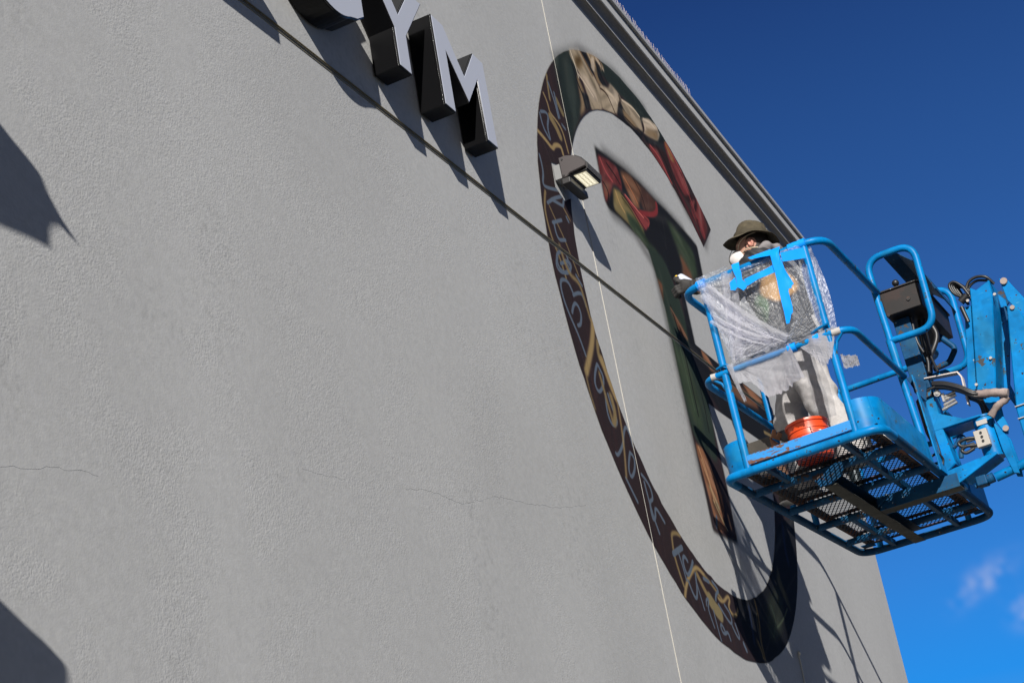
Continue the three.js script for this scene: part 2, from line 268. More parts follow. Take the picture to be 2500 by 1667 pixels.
// ------------------------------------------------------------------ mural
{
  const x0 = 6.4, x1 = 11.2, y0 = 2.5, y1 = 6.9, PX = 426, W = Math.round((x1 - x0) * PX), H = Math.round((y1 - y0) * PX);
  const mk = () => { const c = document.createElement('canvas'); c.width = W; c.height = H; return c; };
  const px = (x) => (x - x0) * PX, py = (y) => (y1 - y) * PX;
  const color = mk(), k = color.getContext('2d');
  const P = [
['f','#1f2826',0.03,0,[7.3,6.24,7.71,6.52,7.74,6.38,7.67,6.19,7.66,6.03,7.57,5.9,7.42,5.74,7.31,5.61,7.31,5.69,7.31,5.85,7.29,6.01]],
['f','#2b3431',0.06,0,[7.49,6.31,7.65,6.33,7.59,6.06,7.44,5.84,7.44,5.99]],
['f','#1f2826',0.02,0,[8.38,6.75,8.83,6.83,9.25,6.8,9.59,6.68,9.46,6.47,9.26,6.46,8.97,6.51,8.68,6.55,8.38,6.53,8.19,6.55]],
['f','#a08f78',0.02,0,[7.65,6.46,7.89,6.57,7.98,6.51,8.06,6.45,8.15,6.39,8.1,6.2,7.86,6.09,7.85,6.16,7.8,6.29,7.7,6.35,7.64,6.39]],
['f','#b7a590',0.03,0,[7.77,6.32,7.92,6.37,8.02,6.31,8.04,6.24,7.9,6.18,7.86,6.25]],
['f','#5e4526',0.03,0,[7.74,6.43,7.86,6.49,7.88,6.44,7.78,6.36,7.72,6.35]],
['f','#15161a',0.02,0,[7.85,6.56,8.04,6.61,8.12,6.56,8.06,6.44,7.97,6.48,7.9,6.52]],
['f','#7d684e',0.02,0,[7.7,6.29,7.79,6.2,7.72,6.03,7.59,5.93,7.67,6.06]],
['f','#15161a',0.015,0,[7.73,6.17,7.85,6.2,7.84,6.09,7.74,6.05]],
['f','#7d684e',0.015,0,[7.99,6.6,8.21,6.69,8.35,6.64,8.22,6.55,8.22,6.43,8.12,6.41,8.08,6.48,8.06,6.53]],
['f','#b7a590',0.015,0,[8.08,6.59,8.16,6.64,8.11,6.48,8.04,6.49]],
['f','#15161a',0.015,0,[8.17,6.62,8.25,6.6,8.25,6.51,8.34,6.49,8.22,6.44,8.15,6.47]],
['s','#b7a590',0.015,0.03,[8.2,6.64,8.31,6.61]],
['f','#a08f78',0.015,0,[8.16,6.43,8.34,6.48,8.4,6.55,8.56,6.54,8.59,6.52,8.41,6.31,8.1,6.21,8.11,6.3]],
['f','#b7a590',0.03,0,[8.4,6.54,8.55,6.53,8.51,6.46,8.33,6.33,8.27,6.37]],
['f','#15161a',0.015,0,[8.51,6.46,8.68,6.5,8.62,6.43,8.77,6.39,8.97,6.42,8.85,6.3,8.54,6.29,8.41,6.31]],
['f','#a08f78',0.015,0,[8.56,6.49,8.81,6.57,8.97,6.53,8.97,6.42,8.77,6.39,8.64,6.42,8.58,6.45]],
['f','#7d684e',0.02,0,[8.56,6.43,8.68,6.43,8.85,6.41,8.76,6.36,8.57,6.35]],
['f','#b7a590',0.012,0,[8.98,6.54,9.19,6.63,9.37,6.65,9.41,6.59,9.31,6.49,9.11,6.44,8.95,6.41,9.03,6.49]],
['f','#7d684e',0.03,0,[9.12,6.51,9.36,6.59,9.31,6.5,9.11,6.44,8.97,6.41]],
['f','#15161a',0.02,0,[8.94,6.39,9.11,6.43,9.3,6.48,9.48,6.61,9.48,6.51,9.28,6.4,9.02,6.34]],
['f','#2a1a1a',0.02,0,[8.93,6.33,9.35,6.45,9.64,6.43,9.99,6.29,10.12,6.1,9.89,5.81,9.71,5.98,9.44,6.11,9.23,6.2]],
['f','#662a2b',0.02,0,[9.0,6.34,9.25,6.4,9.36,6.3,9.44,6.2,9.35,6.17,9.2,6.25]],
['f','#662a2b',0.02,0,[9.45,6.56,9.7,6.52,9.83,6.44,9.91,6.29,9.72,6.21,9.54,6.32]],
['f','#8c5a34',0.015,0,[9.48,6.58,9.61,6.55,9.67,6.46,9.55,6.44]],
['f','#803838',0.03,0,[9.66,6.45,9.86,6.37,9.9,6.27,9.72,6.26]],
['f','#662a2b',0.02,0,[9.85,6.25,10.11,6.34,10.22,6.13,10.02,5.94,9.93,6.03,9.82,6.09]],
['f','#803838',0.02,0,[9.96,6.28,10.1,6.32,10.08,6.26,9.98,6.24]],
['s','#4a1f22',0.02,0.05,[9.53,6.24,9.73,6.11,9.91,5.94]],
['s','#803838',0.02,0.03,[9.93,6.2,10.04,6.08,10.05,6.0]],
['s','#2a1416',0.02,0.04,[9.84,6.23,10.0,6.31,10.06,6.29,9.92,6.16]],
['s','#7d6b4a',0.008,0.025,[7.12,6.0,7.1,5.91,7.09,5.82]],
['s','#927c55',0.008,0.02,[7.0,5.82,7.04,5.78,7.04,5.71,7.13,5.7,7.2,5.67,7.22,5.59,7.23,5.53]],
['s','#927c55',0.008,0.03,[6.78,5.48,6.87,5.47,6.97,5.44,7.01,5.49,7.12,5.53,7.13,5.48]],
['s','#7d6b4a',0.008,0.06,[7.04,5.68,7.1,5.65,7.14,5.6]],
['s','#6e6144',0.008,0.05,[7.21,5.87,7.27,5.81]],
['s','#7d6b4a',0.008,0.0225,[6.71,5.08,6.65,4.98,6.65,4.87,6.68,4.77,6.74,4.69,6.77,4.59]],
['s','#7d6b4a',0.008,0.015,[6.73,5.0,6.79,4.93,6.87,4.85,6.98,4.67]],
['s','#7d6b4a',0.008,0.015,[6.94,5.08,7.02,5.02]],
['s','#56616f',0.004,0.022,[7.12,5.95,7.17,5.84,7.18,5.74]],
['s','#56616f',0.004,0.022,[7.19,5.91,7.19,5.81,7.2,5.75]],
['s','#56616f',0.004,0.022,[6.89,5.65,6.97,5.69,7.01,5.67,6.95,5.58,6.96,5.51]],
['s','#56616f',0.004,0.022,[6.87,5.63,6.87,5.55,6.95,5.5]],
['s','#56616f',0.004,0.022,[7.22,5.71,7.26,5.7]],
['s','#56616f',0.004,0.022,[6.73,5.31,6.75,5.22,6.69,5.12,6.73,5.11,6.96,5.18]],
['s','#56616f',0.004,0.022,[6.71,5.01,6.8,5.07,6.95,5.14]],
['s','#56616f',0.004,0.022,[6.79,5.06,6.94,5.08]],
['s','#56616f',0.004,0.022,[6.73,4.9,6.88,4.97]],
['s','#56616f',0.004,0.022,[6.75,4.91,6.74,4.8,6.88,4.85]],
['s','#56616f',0.004,0.022,[6.97,5.02,6.99,5.0]],
['s','#56616f',0.004,0.022,[6.95,5.08,7.0,5.16]],
['s','#56616f',0.004,0.022,[6.86,4.7,6.85,4.77,6.78,4.75,6.7,4.71,6.68,4.66,6.7,4.62,6.79,4.62,6.86,4.66]],
['s','#56616f',0.004,0.022,[6.73,4.66,6.81,4.7,6.84,4.68]],
['s','#56616f',0.004,0.023,[6.7,4.69,6.65,4.63,6.69,4.6,6.78,4.62,6.88,4.68,6.89,4.72,6.79,4.7]],
['s','#56616f',0.004,0.023,[6.84,4.17,6.8,4.26,6.73,4.34,6.67,4.43,6.66,4.51,6.69,4.56,6.79,4.58,6.83,4.53]],
['s','#56616f',0.004,0.023,[6.83,4.51,6.95,4.57,6.99,4.54,7.0,4.5]],
['s','#56616f',0.004,0.023,[6.76,4.39,6.81,4.46,6.87,4.47,6.9,4.42,6.86,4.35,6.81,4.33]],
['s','#56616f',0.004,0.023,[6.94,4.66,7.0,4.62]],
['s','#56616f',0.004,0.023,[6.99,4.16,6.88,4.05,6.93,3.97,7.07,4.09,7.0,4.16]],
['s','#56616f',0.004,0.023,[7.03,4.0,6.99,3.9,7.04,3.82,7.15,3.87,7.09,3.94,7.07,4.01]],
['s','#56616f',0.004,0.023,[7.01,3.67,7.02,3.65,7.16,3.75,7.19,3.81,7.26,3.88,7.3,3.83,7.31,3.77]],
['s','#56616f',0.004,0.023,[7.24,3.72,7.16,3.63,7.17,3.56,7.26,3.62,7.3,3.7,7.25,3.72]],
['s','#56616f',0.004,0.023,[7.09,3.55,7.2,3.44]],
['s','#56616f',0.004,0.023,[7.36,3.62,7.46,3.59,7.48,3.5,7.4,3.48,7.39,3.37,7.45,3.39,7.48,3.47,7.59,3.39]],
['s','#56616f',0.004,0.023,[7.38,3.58,7.4,3.43,7.46,3.31]],
['s','#7d6b4a',0.014,0.03,[6.77,4.78,6.8,4.63,6.97,4.63,7.0,4.53,7.03,4.43]],
['s','#927c55',0.014,0.054,[7.06,4.42,7.0,4.3,6.88,4.16,6.8,4.07]],
['s','#7d6b4a',0.014,0.042,[7.07,4.31,7.03,4.22,7.09,4.18]],
['s','#7d6b4a',0.014,0.021,[6.79,4.07,6.78,3.99,6.82,3.87]],
['s','#927c55',0.014,0.06,[7.08,4.21,7.13,4.1,7.19,4.02]],
['s','#7d6b4a',0.014,0.03,[7.0,4.11,7.03,3.98,7.06,3.85]],
['s','#927c55',0.014,0.021,[7.2,3.99,7.19,3.88,7.16,3.73,7.1,3.56]],
['s','#7d6b4a',0.014,0.048,[7.11,4.01,7.14,3.93,7.08,3.85]],
['s','#7d6b4a',0.01,0.027,[7.82,3.35,7.77,3.36,7.67,3.34,7.66,3.3,7.64,3.23,7.66,3.14,7.7,3.05]],
['s','#927c55',0.01,0.03,[7.68,2.99,7.74,3.06,7.85,3.13,7.98,3.19,8.05,3.19,8.13,3.16]],
['s','#7d6b4a',0.01,0.024,[8.13,3.16,8.24,3.12,8.32,3.08,8.38,3.05]],
['s','#7d6b4a',0.01,0.042,[7.99,3.15,8.06,3.08,8.14,3.02]],
['s','#7d7050',0.01,0.096,[8.14,3.02,8.2,2.98,8.28,2.95]],
['s','#927c55',0.01,0.024,[8.31,3.05,8.37,3.02,8.53,3.09,8.55,3.06,8.48,3.02,8.53,2.97,8.61,2.97,8.68,3.02]],
['s','#56616f',0.004,0.0364,[7.63,3.22,7.81,3.28]],
['s','#56616f',0.004,0.020800000000000003,[7.73,3.23,7.75,3.18,7.77,3.09]],
['s','#56616f',0.004,0.026000000000000002,[7.86,3.21,7.84,3.23,7.8,3.23,7.77,3.19,7.8,3.11,7.9,3.17,7.96,3.22]],
['s','#56616f',0.004,0.0234,[7.8,3.09,7.83,3.03,7.88,2.99,7.93,3.05,7.96,3.15]],
['s','#56616f',0.004,0.0182,[7.95,3.09,7.97,3.02,7.99,2.95]],
['s','#56616f',0.004,0.0182,[8.05,2.98,8.05,3.01,8.12,3.03,8.07,2.97,8.07,2.94,8.11,2.86]],
['s','#56616f',0.004,0.026000000000000002,[8.1,3.14,8.19,3.13]],
['s','#56616f',0.004,0.0234,[8.26,3.14,8.37,3.1,8.28,3.07,8.25,3.03]],
['s','#56616f',0.004,0.0182,[8.16,2.96,8.17,2.86,8.19,2.79]],
['s','#56616f',0.004,0.020800000000000003,[8.31,2.84,8.31,2.85,8.26,2.9,8.23,2.87,8.27,2.83,8.36,2.86,8.38,2.81]],
['s','#56616f',0.004,0.020800000000000003,[8.29,3.01,8.37,2.95,8.48,2.9,8.5,2.97,8.41,3.02]],
['s','#56616f',0.004,0.020800000000000003,[8.48,2.9,8.53,2.84,8.59,2.83,8.55,2.92]],
['s','#56616f',0.004,0.0312,[8.64,2.81,8.67,2.77]],
['f','#15161a',0.015,0,[8.68,3.1,9.12,3.13,9.6,3.3,10.18,3.77,10.99,3.99,10.22,3.14,9.73,2.86,9.1,2.7,8.81,2.74,8.7,2.88]],
['f','#2a2f26',0.05,0,[9.45,3.17,9.82,3.31,9.84,3.16,9.58,2.93,9.27,2.86,9.29,3.0]],
['f','#4a4733',0.03,0,[9.92,3.46,9.92,3.34,10.02,3.23,10.01,3.13,9.93,3.18,9.8,3.32]],
['s','#6b5836',0.015,0.03,[9.11,3.12,9.13,3.02,9.04,2.86,9.05,2.75]],
['s','#5a4c30',0.02,0.04,[8.96,2.85,9.03,2.77]],
['s','#1f2a44',0.02,0.03,[8.94,3.06,8.91,2.94,8.88,2.83]],
['s','#222c48',0.03,0.05,[10.36,3.8,10.26,3.63,10.26,3.51]],
['f','#15161a',0.03,0,[7.73,5.82,7.98,5.85,8.26,5.86,8.69,5.91,9.11,5.88,9.67,5.86,9.77,5.74,9.71,5.54,8.48,5.14,8.49,5.35,8.04,5.36,7.74,5.37]],
['f','#662a2b',0.02,0,[7.78,5.75,7.95,5.79,8.14,5.81,8.17,5.71,8.14,5.63,8.0,5.64,7.86,5.5,7.74,5.39,7.74,5.49,7.74,5.64]],
['f','#803838',0.03,0,[7.82,5.74,7.91,5.72,8.06,5.65,7.98,5.64,7.83,5.66]],
['f','#7c4a38',0.03,0,[7.79,5.57,7.94,5.61,7.8,5.45,7.75,5.45]],
['f','#6c5f3c',0.02,0,[7.96,5.59,8.1,5.62,8.22,5.59,8.41,5.51,8.45,5.44,8.28,5.39,8.06,5.4,7.88,5.41]],
['f','#8a7548',0.03,0,[7.98,5.58,8.09,5.59,8.14,5.54,7.95,5.45]],
['f','#33402f',0.03,0,[8.12,5.49,8.34,5.5,8.49,5.41,8.66,5.39,8.56,5.17,8.5,5.22,8.42,5.33,8.16,5.37]],
['f','#6b4632',0.03,0,[8.18,5.8,8.36,5.85,8.53,5.85,8.64,5.83,8.4,5.61,8.24,5.68]],
['f','#8d5f43',0.03,0,[8.25,5.7,8.41,5.73,8.47,5.63,8.34,5.6]],
['f','#4a2f28',0.04,0,[8.61,5.88,8.9,5.85,8.87,5.75,8.59,5.64,8.5,5.68]],
['f','#803838',0.012,0,[8.14,5.63,8.24,5.63,8.45,5.6,8.64,5.62,8.57,5.54,8.47,5.47,8.35,5.51]],
['s','#7b2c2e',0.01,0.04,[8.45,5.6,8.67,5.66,8.86,5.75,8.89,5.83]],
['f','#33402f',0.05,0,[9.05,5.78,9.37,5.76,9.61,5.71,9.57,5.49,9.27,5.39,9.17,5.56]],
['f','#6b4632',0.04,0,[9.24,5.56,9.44,5.45,9.14,5.35]],
['f','#28332b',0.03,0,[8.41,5.37,8.77,5.39,8.94,5.13,9.03,4.63,9.12,4.42,8.97,3.98,8.55,4.07,8.47,4.43,8.46,4.98]],
['f','#33402f',0.06,0,[8.5,4.71,8.77,4.69,8.87,4.38,8.78,4.14,8.6,4.2]],
['f','#6b4632',0.03,0,[8.64,4.99,8.82,4.93,8.94,4.84,8.78,4.82]],
['f','#6b4632',0.02,0,[8.5,5.15,8.6,5.14,8.54,5.0,8.49,5.04]],
['s','#15171a',0.05,0.1,[8.79,5.43,9.05,5.24,9.22,4.91]],
['s','#6b4632',0.03,0.05,[9.22,5.52,9.39,5.4]],
['f','#8d5f43',0.02,0,[8.54,4.05,8.69,4.04,8.77,3.97,8.8,3.79,8.79,3.61,8.83,3.52,8.62,3.49,8.58,3.74]],
['f','#8d5f43',0.02,0,[8.53,3.99,8.74,3.97,8.84,3.86,8.9,3.77,8.86,3.63,8.77,3.59,8.63,3.65,8.61,3.79,8.58,3.92]],
['f','#6b4632',0.03,0,[8.68,3.8,8.76,3.75,8.76,3.58,8.83,3.51,8.71,3.55,8.62,3.63]],
['s','#8f8a6a',0.02,0.03,[8.66,3.78,8.72,3.73,8.76,3.66]],
['s','#56616f',0.008,0.03,[8.66,3.59,8.61,3.52]],
['s','#8d6a50',0.015,0.03,[8.93,3.64,8.94,3.56]],
['f','#15161a',0.03,0,[9.0,5.18,9.21,5.04,9.66,4.93,10.06,4.87,10.78,4.85,11.04,4.62,10.54,4.34,9.8,4.22,9.39,4.41,9.05,4.55,8.91,4.73]],
['f','#8d5f43',0.02,0,[9.18,4.85,9.33,4.83,9.46,4.75,9.33,4.72,9.2,4.78]],
['f','#6b4632',0.03,0,[9.51,4.72,10.01,4.8,10.39,4.78,10.5,4.71,9.93,4.65]],
['f','#8d5f43',0.02,0,[10.11,4.84,10.53,4.85,10.7,4.8,10.37,4.75]],
['f','#7a6a44',0.015,0,[10.76,4.82,10.9,4.82,10.79,4.6,10.9,4.52,10.72,4.5,10.71,4.67]],
['s','#7d6b4a',0.01,0.03,[10.48,4.53,10.71,4.55,10.92,4.53]],
['s','#15161a',0.006,0.02,[7.65,6.34,7.67,6.23,7.74,6.15,7.76,6.07]],
['s','#cbb8a0',0.01,0.018,[7.74,6.3,7.85,6.28,7.96,6.24]],
['s','#c4b198',0.012,0.03,[8.27,6.43,8.4,6.45,8.46,6.43]],
['s','#3a2a20',0.006,0.016,[8.15,6.39,8.26,6.42,8.34,6.34,8.37,6.3]],
['s','#2c211b',0.005,0.016,[8.55,6.52,8.56,6.48,8.49,6.41]],
['s','#c9b79e',0.008,0.02,[8.6,6.51,8.81,6.56,8.96,6.54]],
['s','#35281f',0.005,0.015,[8.58,6.37,8.73,6.37,8.89,6.38]],
['s','#cdbca6',0.01,0.022,[9.05,6.56,9.21,6.61,9.3,6.6]],
['s','#2a201b',0.006,0.016,[9.0,6.55,9.03,6.49,8.97,6.42]],
['s','#6e5339',0.01,0.02,[7.87,6.54,7.95,6.49,8.03,6.43]],
['s','#d2c2ab',0.006,0.014,[7.67,6.44,7.71,6.36,7.73,6.27]],
['s','#b8a68c',0.006,0.014,[8.03,6.6,8.09,6.56,8.09,6.5]],
['s','#1b1614',0.004,0.012,[8.26,6.68,8.29,6.59,8.34,6.51]],
['s','#a04a48',0.008,0.018,[9.07,6.36,9.25,6.35,9.36,6.25,9.44,6.2]],
['s','#1d0f10',0.006,0.016,[9.24,6.43,9.38,6.38,9.45,6.29,9.57,6.19]],
['s','#a85552',0.006,0.014,[9.53,6.58,9.66,6.52,9.79,6.44]],
['s','#250f11',0.005,0.014,[9.75,6.43,9.86,6.32,9.9,6.22,9.96,6.03]],
['s','#9c4644',0.006,0.014,[9.79,6.38,9.89,6.25,9.95,6.11]],
['s','#210e10',0.004,0.012,[9.84,6.18,9.92,6.08,9.97,5.93]],
['s','#a34a48',0.006,0.016,[7.82,5.74,7.86,5.67,7.98,5.64]],
['s','#1c1011',0.006,0.016,[7.93,5.75,8.05,5.72,8.13,5.68]],
['s','#1a1112',0.005,0.014,[7.78,5.56,7.87,5.53,7.78,5.41]],
['s','#b08f5c',0.01,0.018,[8.0,5.58,8.02,5.51,8.1,5.47]],
['s','#3a3520',0.006,0.014,[8.11,5.58,8.25,5.55,8.38,5.47]],
['s','#b06f4c',0.006,0.014,[8.24,5.78,8.35,5.73,8.43,5.66]],
['s','#241713',0.005,0.014,[8.45,5.85,8.57,5.8,8.59,5.68]],
['s','#c96b60',0.004,0.012,[8.19,5.63,8.34,5.6,8.5,5.58]],
['s','#160f10',0.004,0.012,[8.11,5.61,8.25,5.59,8.41,5.51,8.49,5.48]],
['s','#8f3a3a',0.005,0.014,[8.51,5.6,8.64,5.61,8.56,5.54]],
['s','#3e4c3c',0.012,0.02,[8.52,4.97,8.56,4.81,8.6,4.59]],
['s','#11140f',0.01,0.018,[8.68,5.01,8.76,4.79,8.77,4.51,8.76,4.27]],
['s','#45543f',0.01,0.016,[8.68,4.71,8.7,4.47,8.7,4.29]],
['s','#7d5a45',0.008,0.016,[8.67,4.99,8.81,4.91,8.91,4.84]],
['s','#10120f',0.006,0.014,[8.95,4.68,8.96,4.4,8.93,4.2]],
['s','#b58a64',0.01,0.018,[8.6,4.03,8.67,3.88,8.69,3.69]],
['s','#2b1a14',0.006,0.014,[8.71,4.04,8.81,3.85,8.82,3.65]],
['s','#b48a66',0.01,0.016,[8.6,3.95,8.66,3.83,8.73,3.7]],
['s','#2a1813',0.005,0.012,[8.75,3.95,8.82,3.8,8.86,3.63]],
['s','#a59a72',0.006,0.01,[8.67,3.7,8.75,3.61,8.85,3.53]],
['s','#5d5a42',0.008,0.012,[9.09,3.05,9.03,2.93,9.03,2.82]],
['s','#3d4a3a',0.01,0.012,[9.49,3.13,9.56,3.04,9.38,2.91]],
['s','#7a6a44',0.005,0.01,[8.98,2.85,9.01,2.8,9.01,2.75]],
['s','#56604a',0.01,0.012,[9.51,2.98,9.71,3.04,9.92,3.15]],
  ];
  k.fillStyle = '#2b2123'; k.fillRect(0, 0, W, H);
  const r = rng(77);
  // brushed undercoat
  for (let i = 0; i < 1500; i++) { k.strokeStyle = ['rgba(70,42,44,.10)', 'rgba(34,22,24,.16)', 'rgba(60,40,34,.08)'][i % 3]; k.lineWidth = 4 + 16 * r(); const x = r() * W, y = r() * H, a = 1.2 + .7 * r(), l = 40 + 140 * r(); k.beginPath(); k.moveTo(x, y); k.lineTo(x + Math.cos(a) * l, y + Math.sin(a) * l); k.stroke(); }
  k.lineCap = 'round'; k.lineJoin = 'round';
  // each shape is painted on a small canvas of its own, shaded with brush strokes along its length, blurred and laid down
  const soft = (kind, c, blur, w, pts) => {
    const n = pts.length / 2, xs = pts.filter((_, i) => i % 2 === 0).map(px), ys = pts.filter((_, i) => i % 2).map(py), e = 4 + (w + blur * 2) * PX, X = Math.min(...xs) - e, Y = Math.min(...ys) - e, S = blur >= .02 ? .5 : 1;
    const c1 = document.createElement('canvas'), c2 = document.createElement('canvas'); c1.width = c2.width = Math.ceil((Math.max(...xs) - X + e) * S); c1.height = c2.height = Math.ceil((Math.max(...ys) - Y + e) * S);
    const g = c1.getContext('2d'), h = c2.getContext('2d'), q = (i) => [xs[i] - X, ys[i] - Y]; g.scale(S, S); g.lineCap = g.lineJoin = 'round';
    if (kind === 'f') {
      const m = (a, b, t) => [a[0] + (b[0] - a[0]) * t, a[1] + (b[1] - a[1]) * t];
      for (let i = 0; i < n; i++) { const o = q((i + n - 1) % n), p = q(i), d = q((i + 1) % n); i ? g.lineTo(...m(p, o, .22)) : g.moveTo(...m(p, o, .22)); g.quadraticCurveTo(...p, ...m(p, d, .22)); } g.closePath(); g.fillStyle = c; g.fill();
      g.globalCompositeOperation = 'source-atop'; let A = q(0), B = q(1), best = 0; for (let i = 0; i < n; i++) for (let j = i + 1; j < n; j++) { const l = Math.hypot(q(i)[0] - q(j)[0], q(i)[1] - q(j)[1]); if (l > best) { best = l; A = q(i); B = q(j); } }
      const dx = (B[0] - A[0]) / best, dy = (B[1] - A[1]) / best; for (let i = 0; i < 16; i++) { const t = r() - .5, o = (r() - .5) * best * .7, cx = (A[0] + B[0]) / 2 + dx * t * best * .7 - dy * o, cy = (A[1] + B[1]) / 2 + dy * t * best * .7 + dx * o, l = best * (.12 + .3 * r()), k2 = (r() - .5) * l * .5; g.strokeStyle = i % 2 ? 'rgba(0,0,0,.15)' : 'rgba(255,235,205,.07)'; g.lineWidth = 4 + 22 * r() * Math.min(1, best / 200); g.beginPath(); g.moveTo(cx - dx * l, cy - dy * l); g.quadraticCurveTo(cx - dy * k2, cy + dx * k2, cx + dx * l, cy + dy * l); g.stroke(); }
    } else { g.beginPath(); g.moveTo(...q(0)); for (let i = 1; i < n - 1; i++) { const p = q(i), d = q(i + 1); g.quadraticCurveTo(...p, (p[0] + d[0]) / 2, (p[1] + d[1]) / 2); } g.lineTo(...q(n - 1)); g.strokeStyle = c; g.lineWidth = w * PX; g.stroke(); }
    h.filter = `blur(${Math.max(.8, blur * PX * .5 * S).toFixed(1)}px)`; h.drawImage(c1, 0, 0); k.drawImage(c2, X, Y, c2.width / S, c2.height / S);
  };
  for (const [kind, c, blur, w, pts] of P) soft(kind, c, blur, w, pts);
  // brush streaks over everything, following no outline
  for (let i = 0; i < 900; i++) { k.strokeStyle = i % 2 ? 'rgba(235,225,205,.035)' : 'rgba(0,0,0,.06)'; k.lineWidth = 2 + 5 * r(); const x = r() * W, y = r() * H, a = 1.0 + 1.1 * r(), l = 20 + 90 * r(); k.beginPath(); k.moveTo(x, y); k.quadraticCurveTo(x + Math.cos(a) * l * .5 + 8, y + Math.sin(a) * l * .5, x + Math.cos(a) * l, y + Math.sin(a) * l); k.stroke(); }
  k.filter = 'none';
  // where there is paint: a ring open at the right with a crossbar, and a T inside it
  const cover = mk(), a = cover.getContext('2d');
  a.fillStyle = '#000'; a.fillRect(0, 0, W, H);
  const el = (cx, cy, rx, ry, t) => [cx + rx * Math.cos(t), cy + ry * Math.sin(t)];
  const outer = (t) => el(8.777, 4.717, 2.168, 2.006, t), inner = (t) => el(8.749, 4.713, 1.717, 1.614, t), poly = (pts, blur) => { a.filter = blur ? `blur(${blur}px)` : 'none'; a.beginPath(); pts.forEach(([x, y], i) => (i ? a.lineTo(px(x), py(y)) : a.moveTo(px(x), py(y)))); a.closePath(); a.fillStyle = '#fff'; a.fill(); a.filter = 'none'; };
  const ringPts = []; const t0 = .79, t1 = 2 * Math.PI + .055;
  for (let i = 0; i <= 160; i++) { const t = mixn(t0, t1, i / 160), p = outer(t), w = .012 * (n3(t * 24, 1, 0) - .5); ringPts.push([p[0] * (1) + w, p[1] + w]); }
  ringPts.push([10.87, 4.84], [10.3, 4.845], [9.6, 4.84], [9.05, 4.85], [9.0, 4.43], [9.8, 4.43], [10.43, 4.43]);
  for (let i = 160; i >= 0; i--) { const t = mixn(t0 + .01, t1 - .22, i / 160), p = inner(t), w = .012 * (n3(t * 24, 7, 0) - .5); ringPts.push([p[0] + w, p[1] + w]); }
  poly(ringPts, 1.2);
  poly([[7.76, 5.80], [7.75, 5.62], [7.74, 5.42], [7.79, 5.385], [8.0, 5.39], [8.3, 5.37], [8.45, 5.33], [8.5, 5.2], [8.54, 4.95], [8.53, 4.4], [8.53, 3.9], [8.52, 3.49], [8.64, 3.475], [9.02, 3.48], [9.07, 3.9], [9.07, 4.6], [9.09, 5.35], [9.3, 5.37], [9.66, 5.38], [9.71, 5.5], [9.75, 5.81], [9.62, 5.83], [9.1, 5.86], [8.9, 5.86], [8.6, 5.875], [8.3, 5.86]], 6);
  // overspray drifting off the unfinished edges
  a.filter = 'blur(14px)'; a.strokeStyle = 'rgba(255,255,255,.6)'; a.lineWidth = 20;
  for (const line of [[[7.9, 5.83], [8.4, 5.88], [9.0, 5.87], [9.5, 5.84]], [[7.78, 5.37], [8.2, 5.38], [8.5, 5.24], [8.52, 4.5], [8.52, 3.8]], [[7.3, 6.2], [7.9, 6.56], [8.6, 6.72], [9.2, 6.69]], [[9.98, 5.88], [10.2, 6.12]], [[9.4, 6.24], [9.75, 6.02]]]) { a.beginPath(); line.forEach(([x, y], i) => (i ? a.lineTo(px(x), py(y)) : a.moveTo(px(x), py(y)))); a.stroke(); }
  a.filter = 'none';
  // bare wall left around the light fitting
  a.fillStyle = '#000'; a.beginPath(); [[6.9, 5.335], [6.885, 5.175], [7.0, 5.13], [7.13, 5.2], [7.1, 5.33], [7.0, 5.36]].forEach(([x, y], i) => (i ? a.lineTo(px(x), py(y)) : a.moveTo(px(x), py(y)))); a.fill();
  const tc = new THREE.CanvasTexture(color), ta = new THREE.CanvasTexture(cover); tc.colorSpace = THREE.SRGBColorSpace;
  for (const t of [tc, ta]) { t.magFilter = THREE.LinearFilter; t.wrapS = t.wrapT = THREE.ClampToEdgeWrapping; }
  const bump = stuccoBump.clone(); bump.channel = 1; bump.needsUpdate = true;
  const mat = phys({ map: tc, alphaMap: ta, transparent: true, bumpMap: bump, bumpScale: .0009, roughness: .9, specularIntensity: .25 });
  const m = thing('painted_mural', 'round dark mural of a broken ring with a T inside, painted on the grey wall', 'mural');
  const sheet = (ya, yb) => { const g = new THREE.PlaneGeometry(x1 - x0, yb - ya); g.translate((x0 + x1) / 2, (ya + yb) / 2, .003); const p = g.attributes.position, n = p.count, uv = new Float32Array(n * 2), u2 = new Float32Array(n * 2); for (let i = 0; i < n; i++) { uv[2 * i] = (p.getX(i) - x0) / (x1 - x0); uv[2 * i + 1] = (p.getY(i) - y0) / (y1 - y0); u2[2 * i] = p.getX(i); u2[2 * i + 1] = p.getY(i); } g.setAttribute('uv', new THREE.BufferAttribute(uv, 2)); g.setAttribute('uv1', new THREE.BufferAttribute(u2, 2)); return g; };
  mesh('painting', sheet(4.776, y1), mat, m, 'upper half of the mural, above the channel'); mesh('painting', sheet(y0, 4.744), mat, m, 'lower half of the mural, below the channel');
}
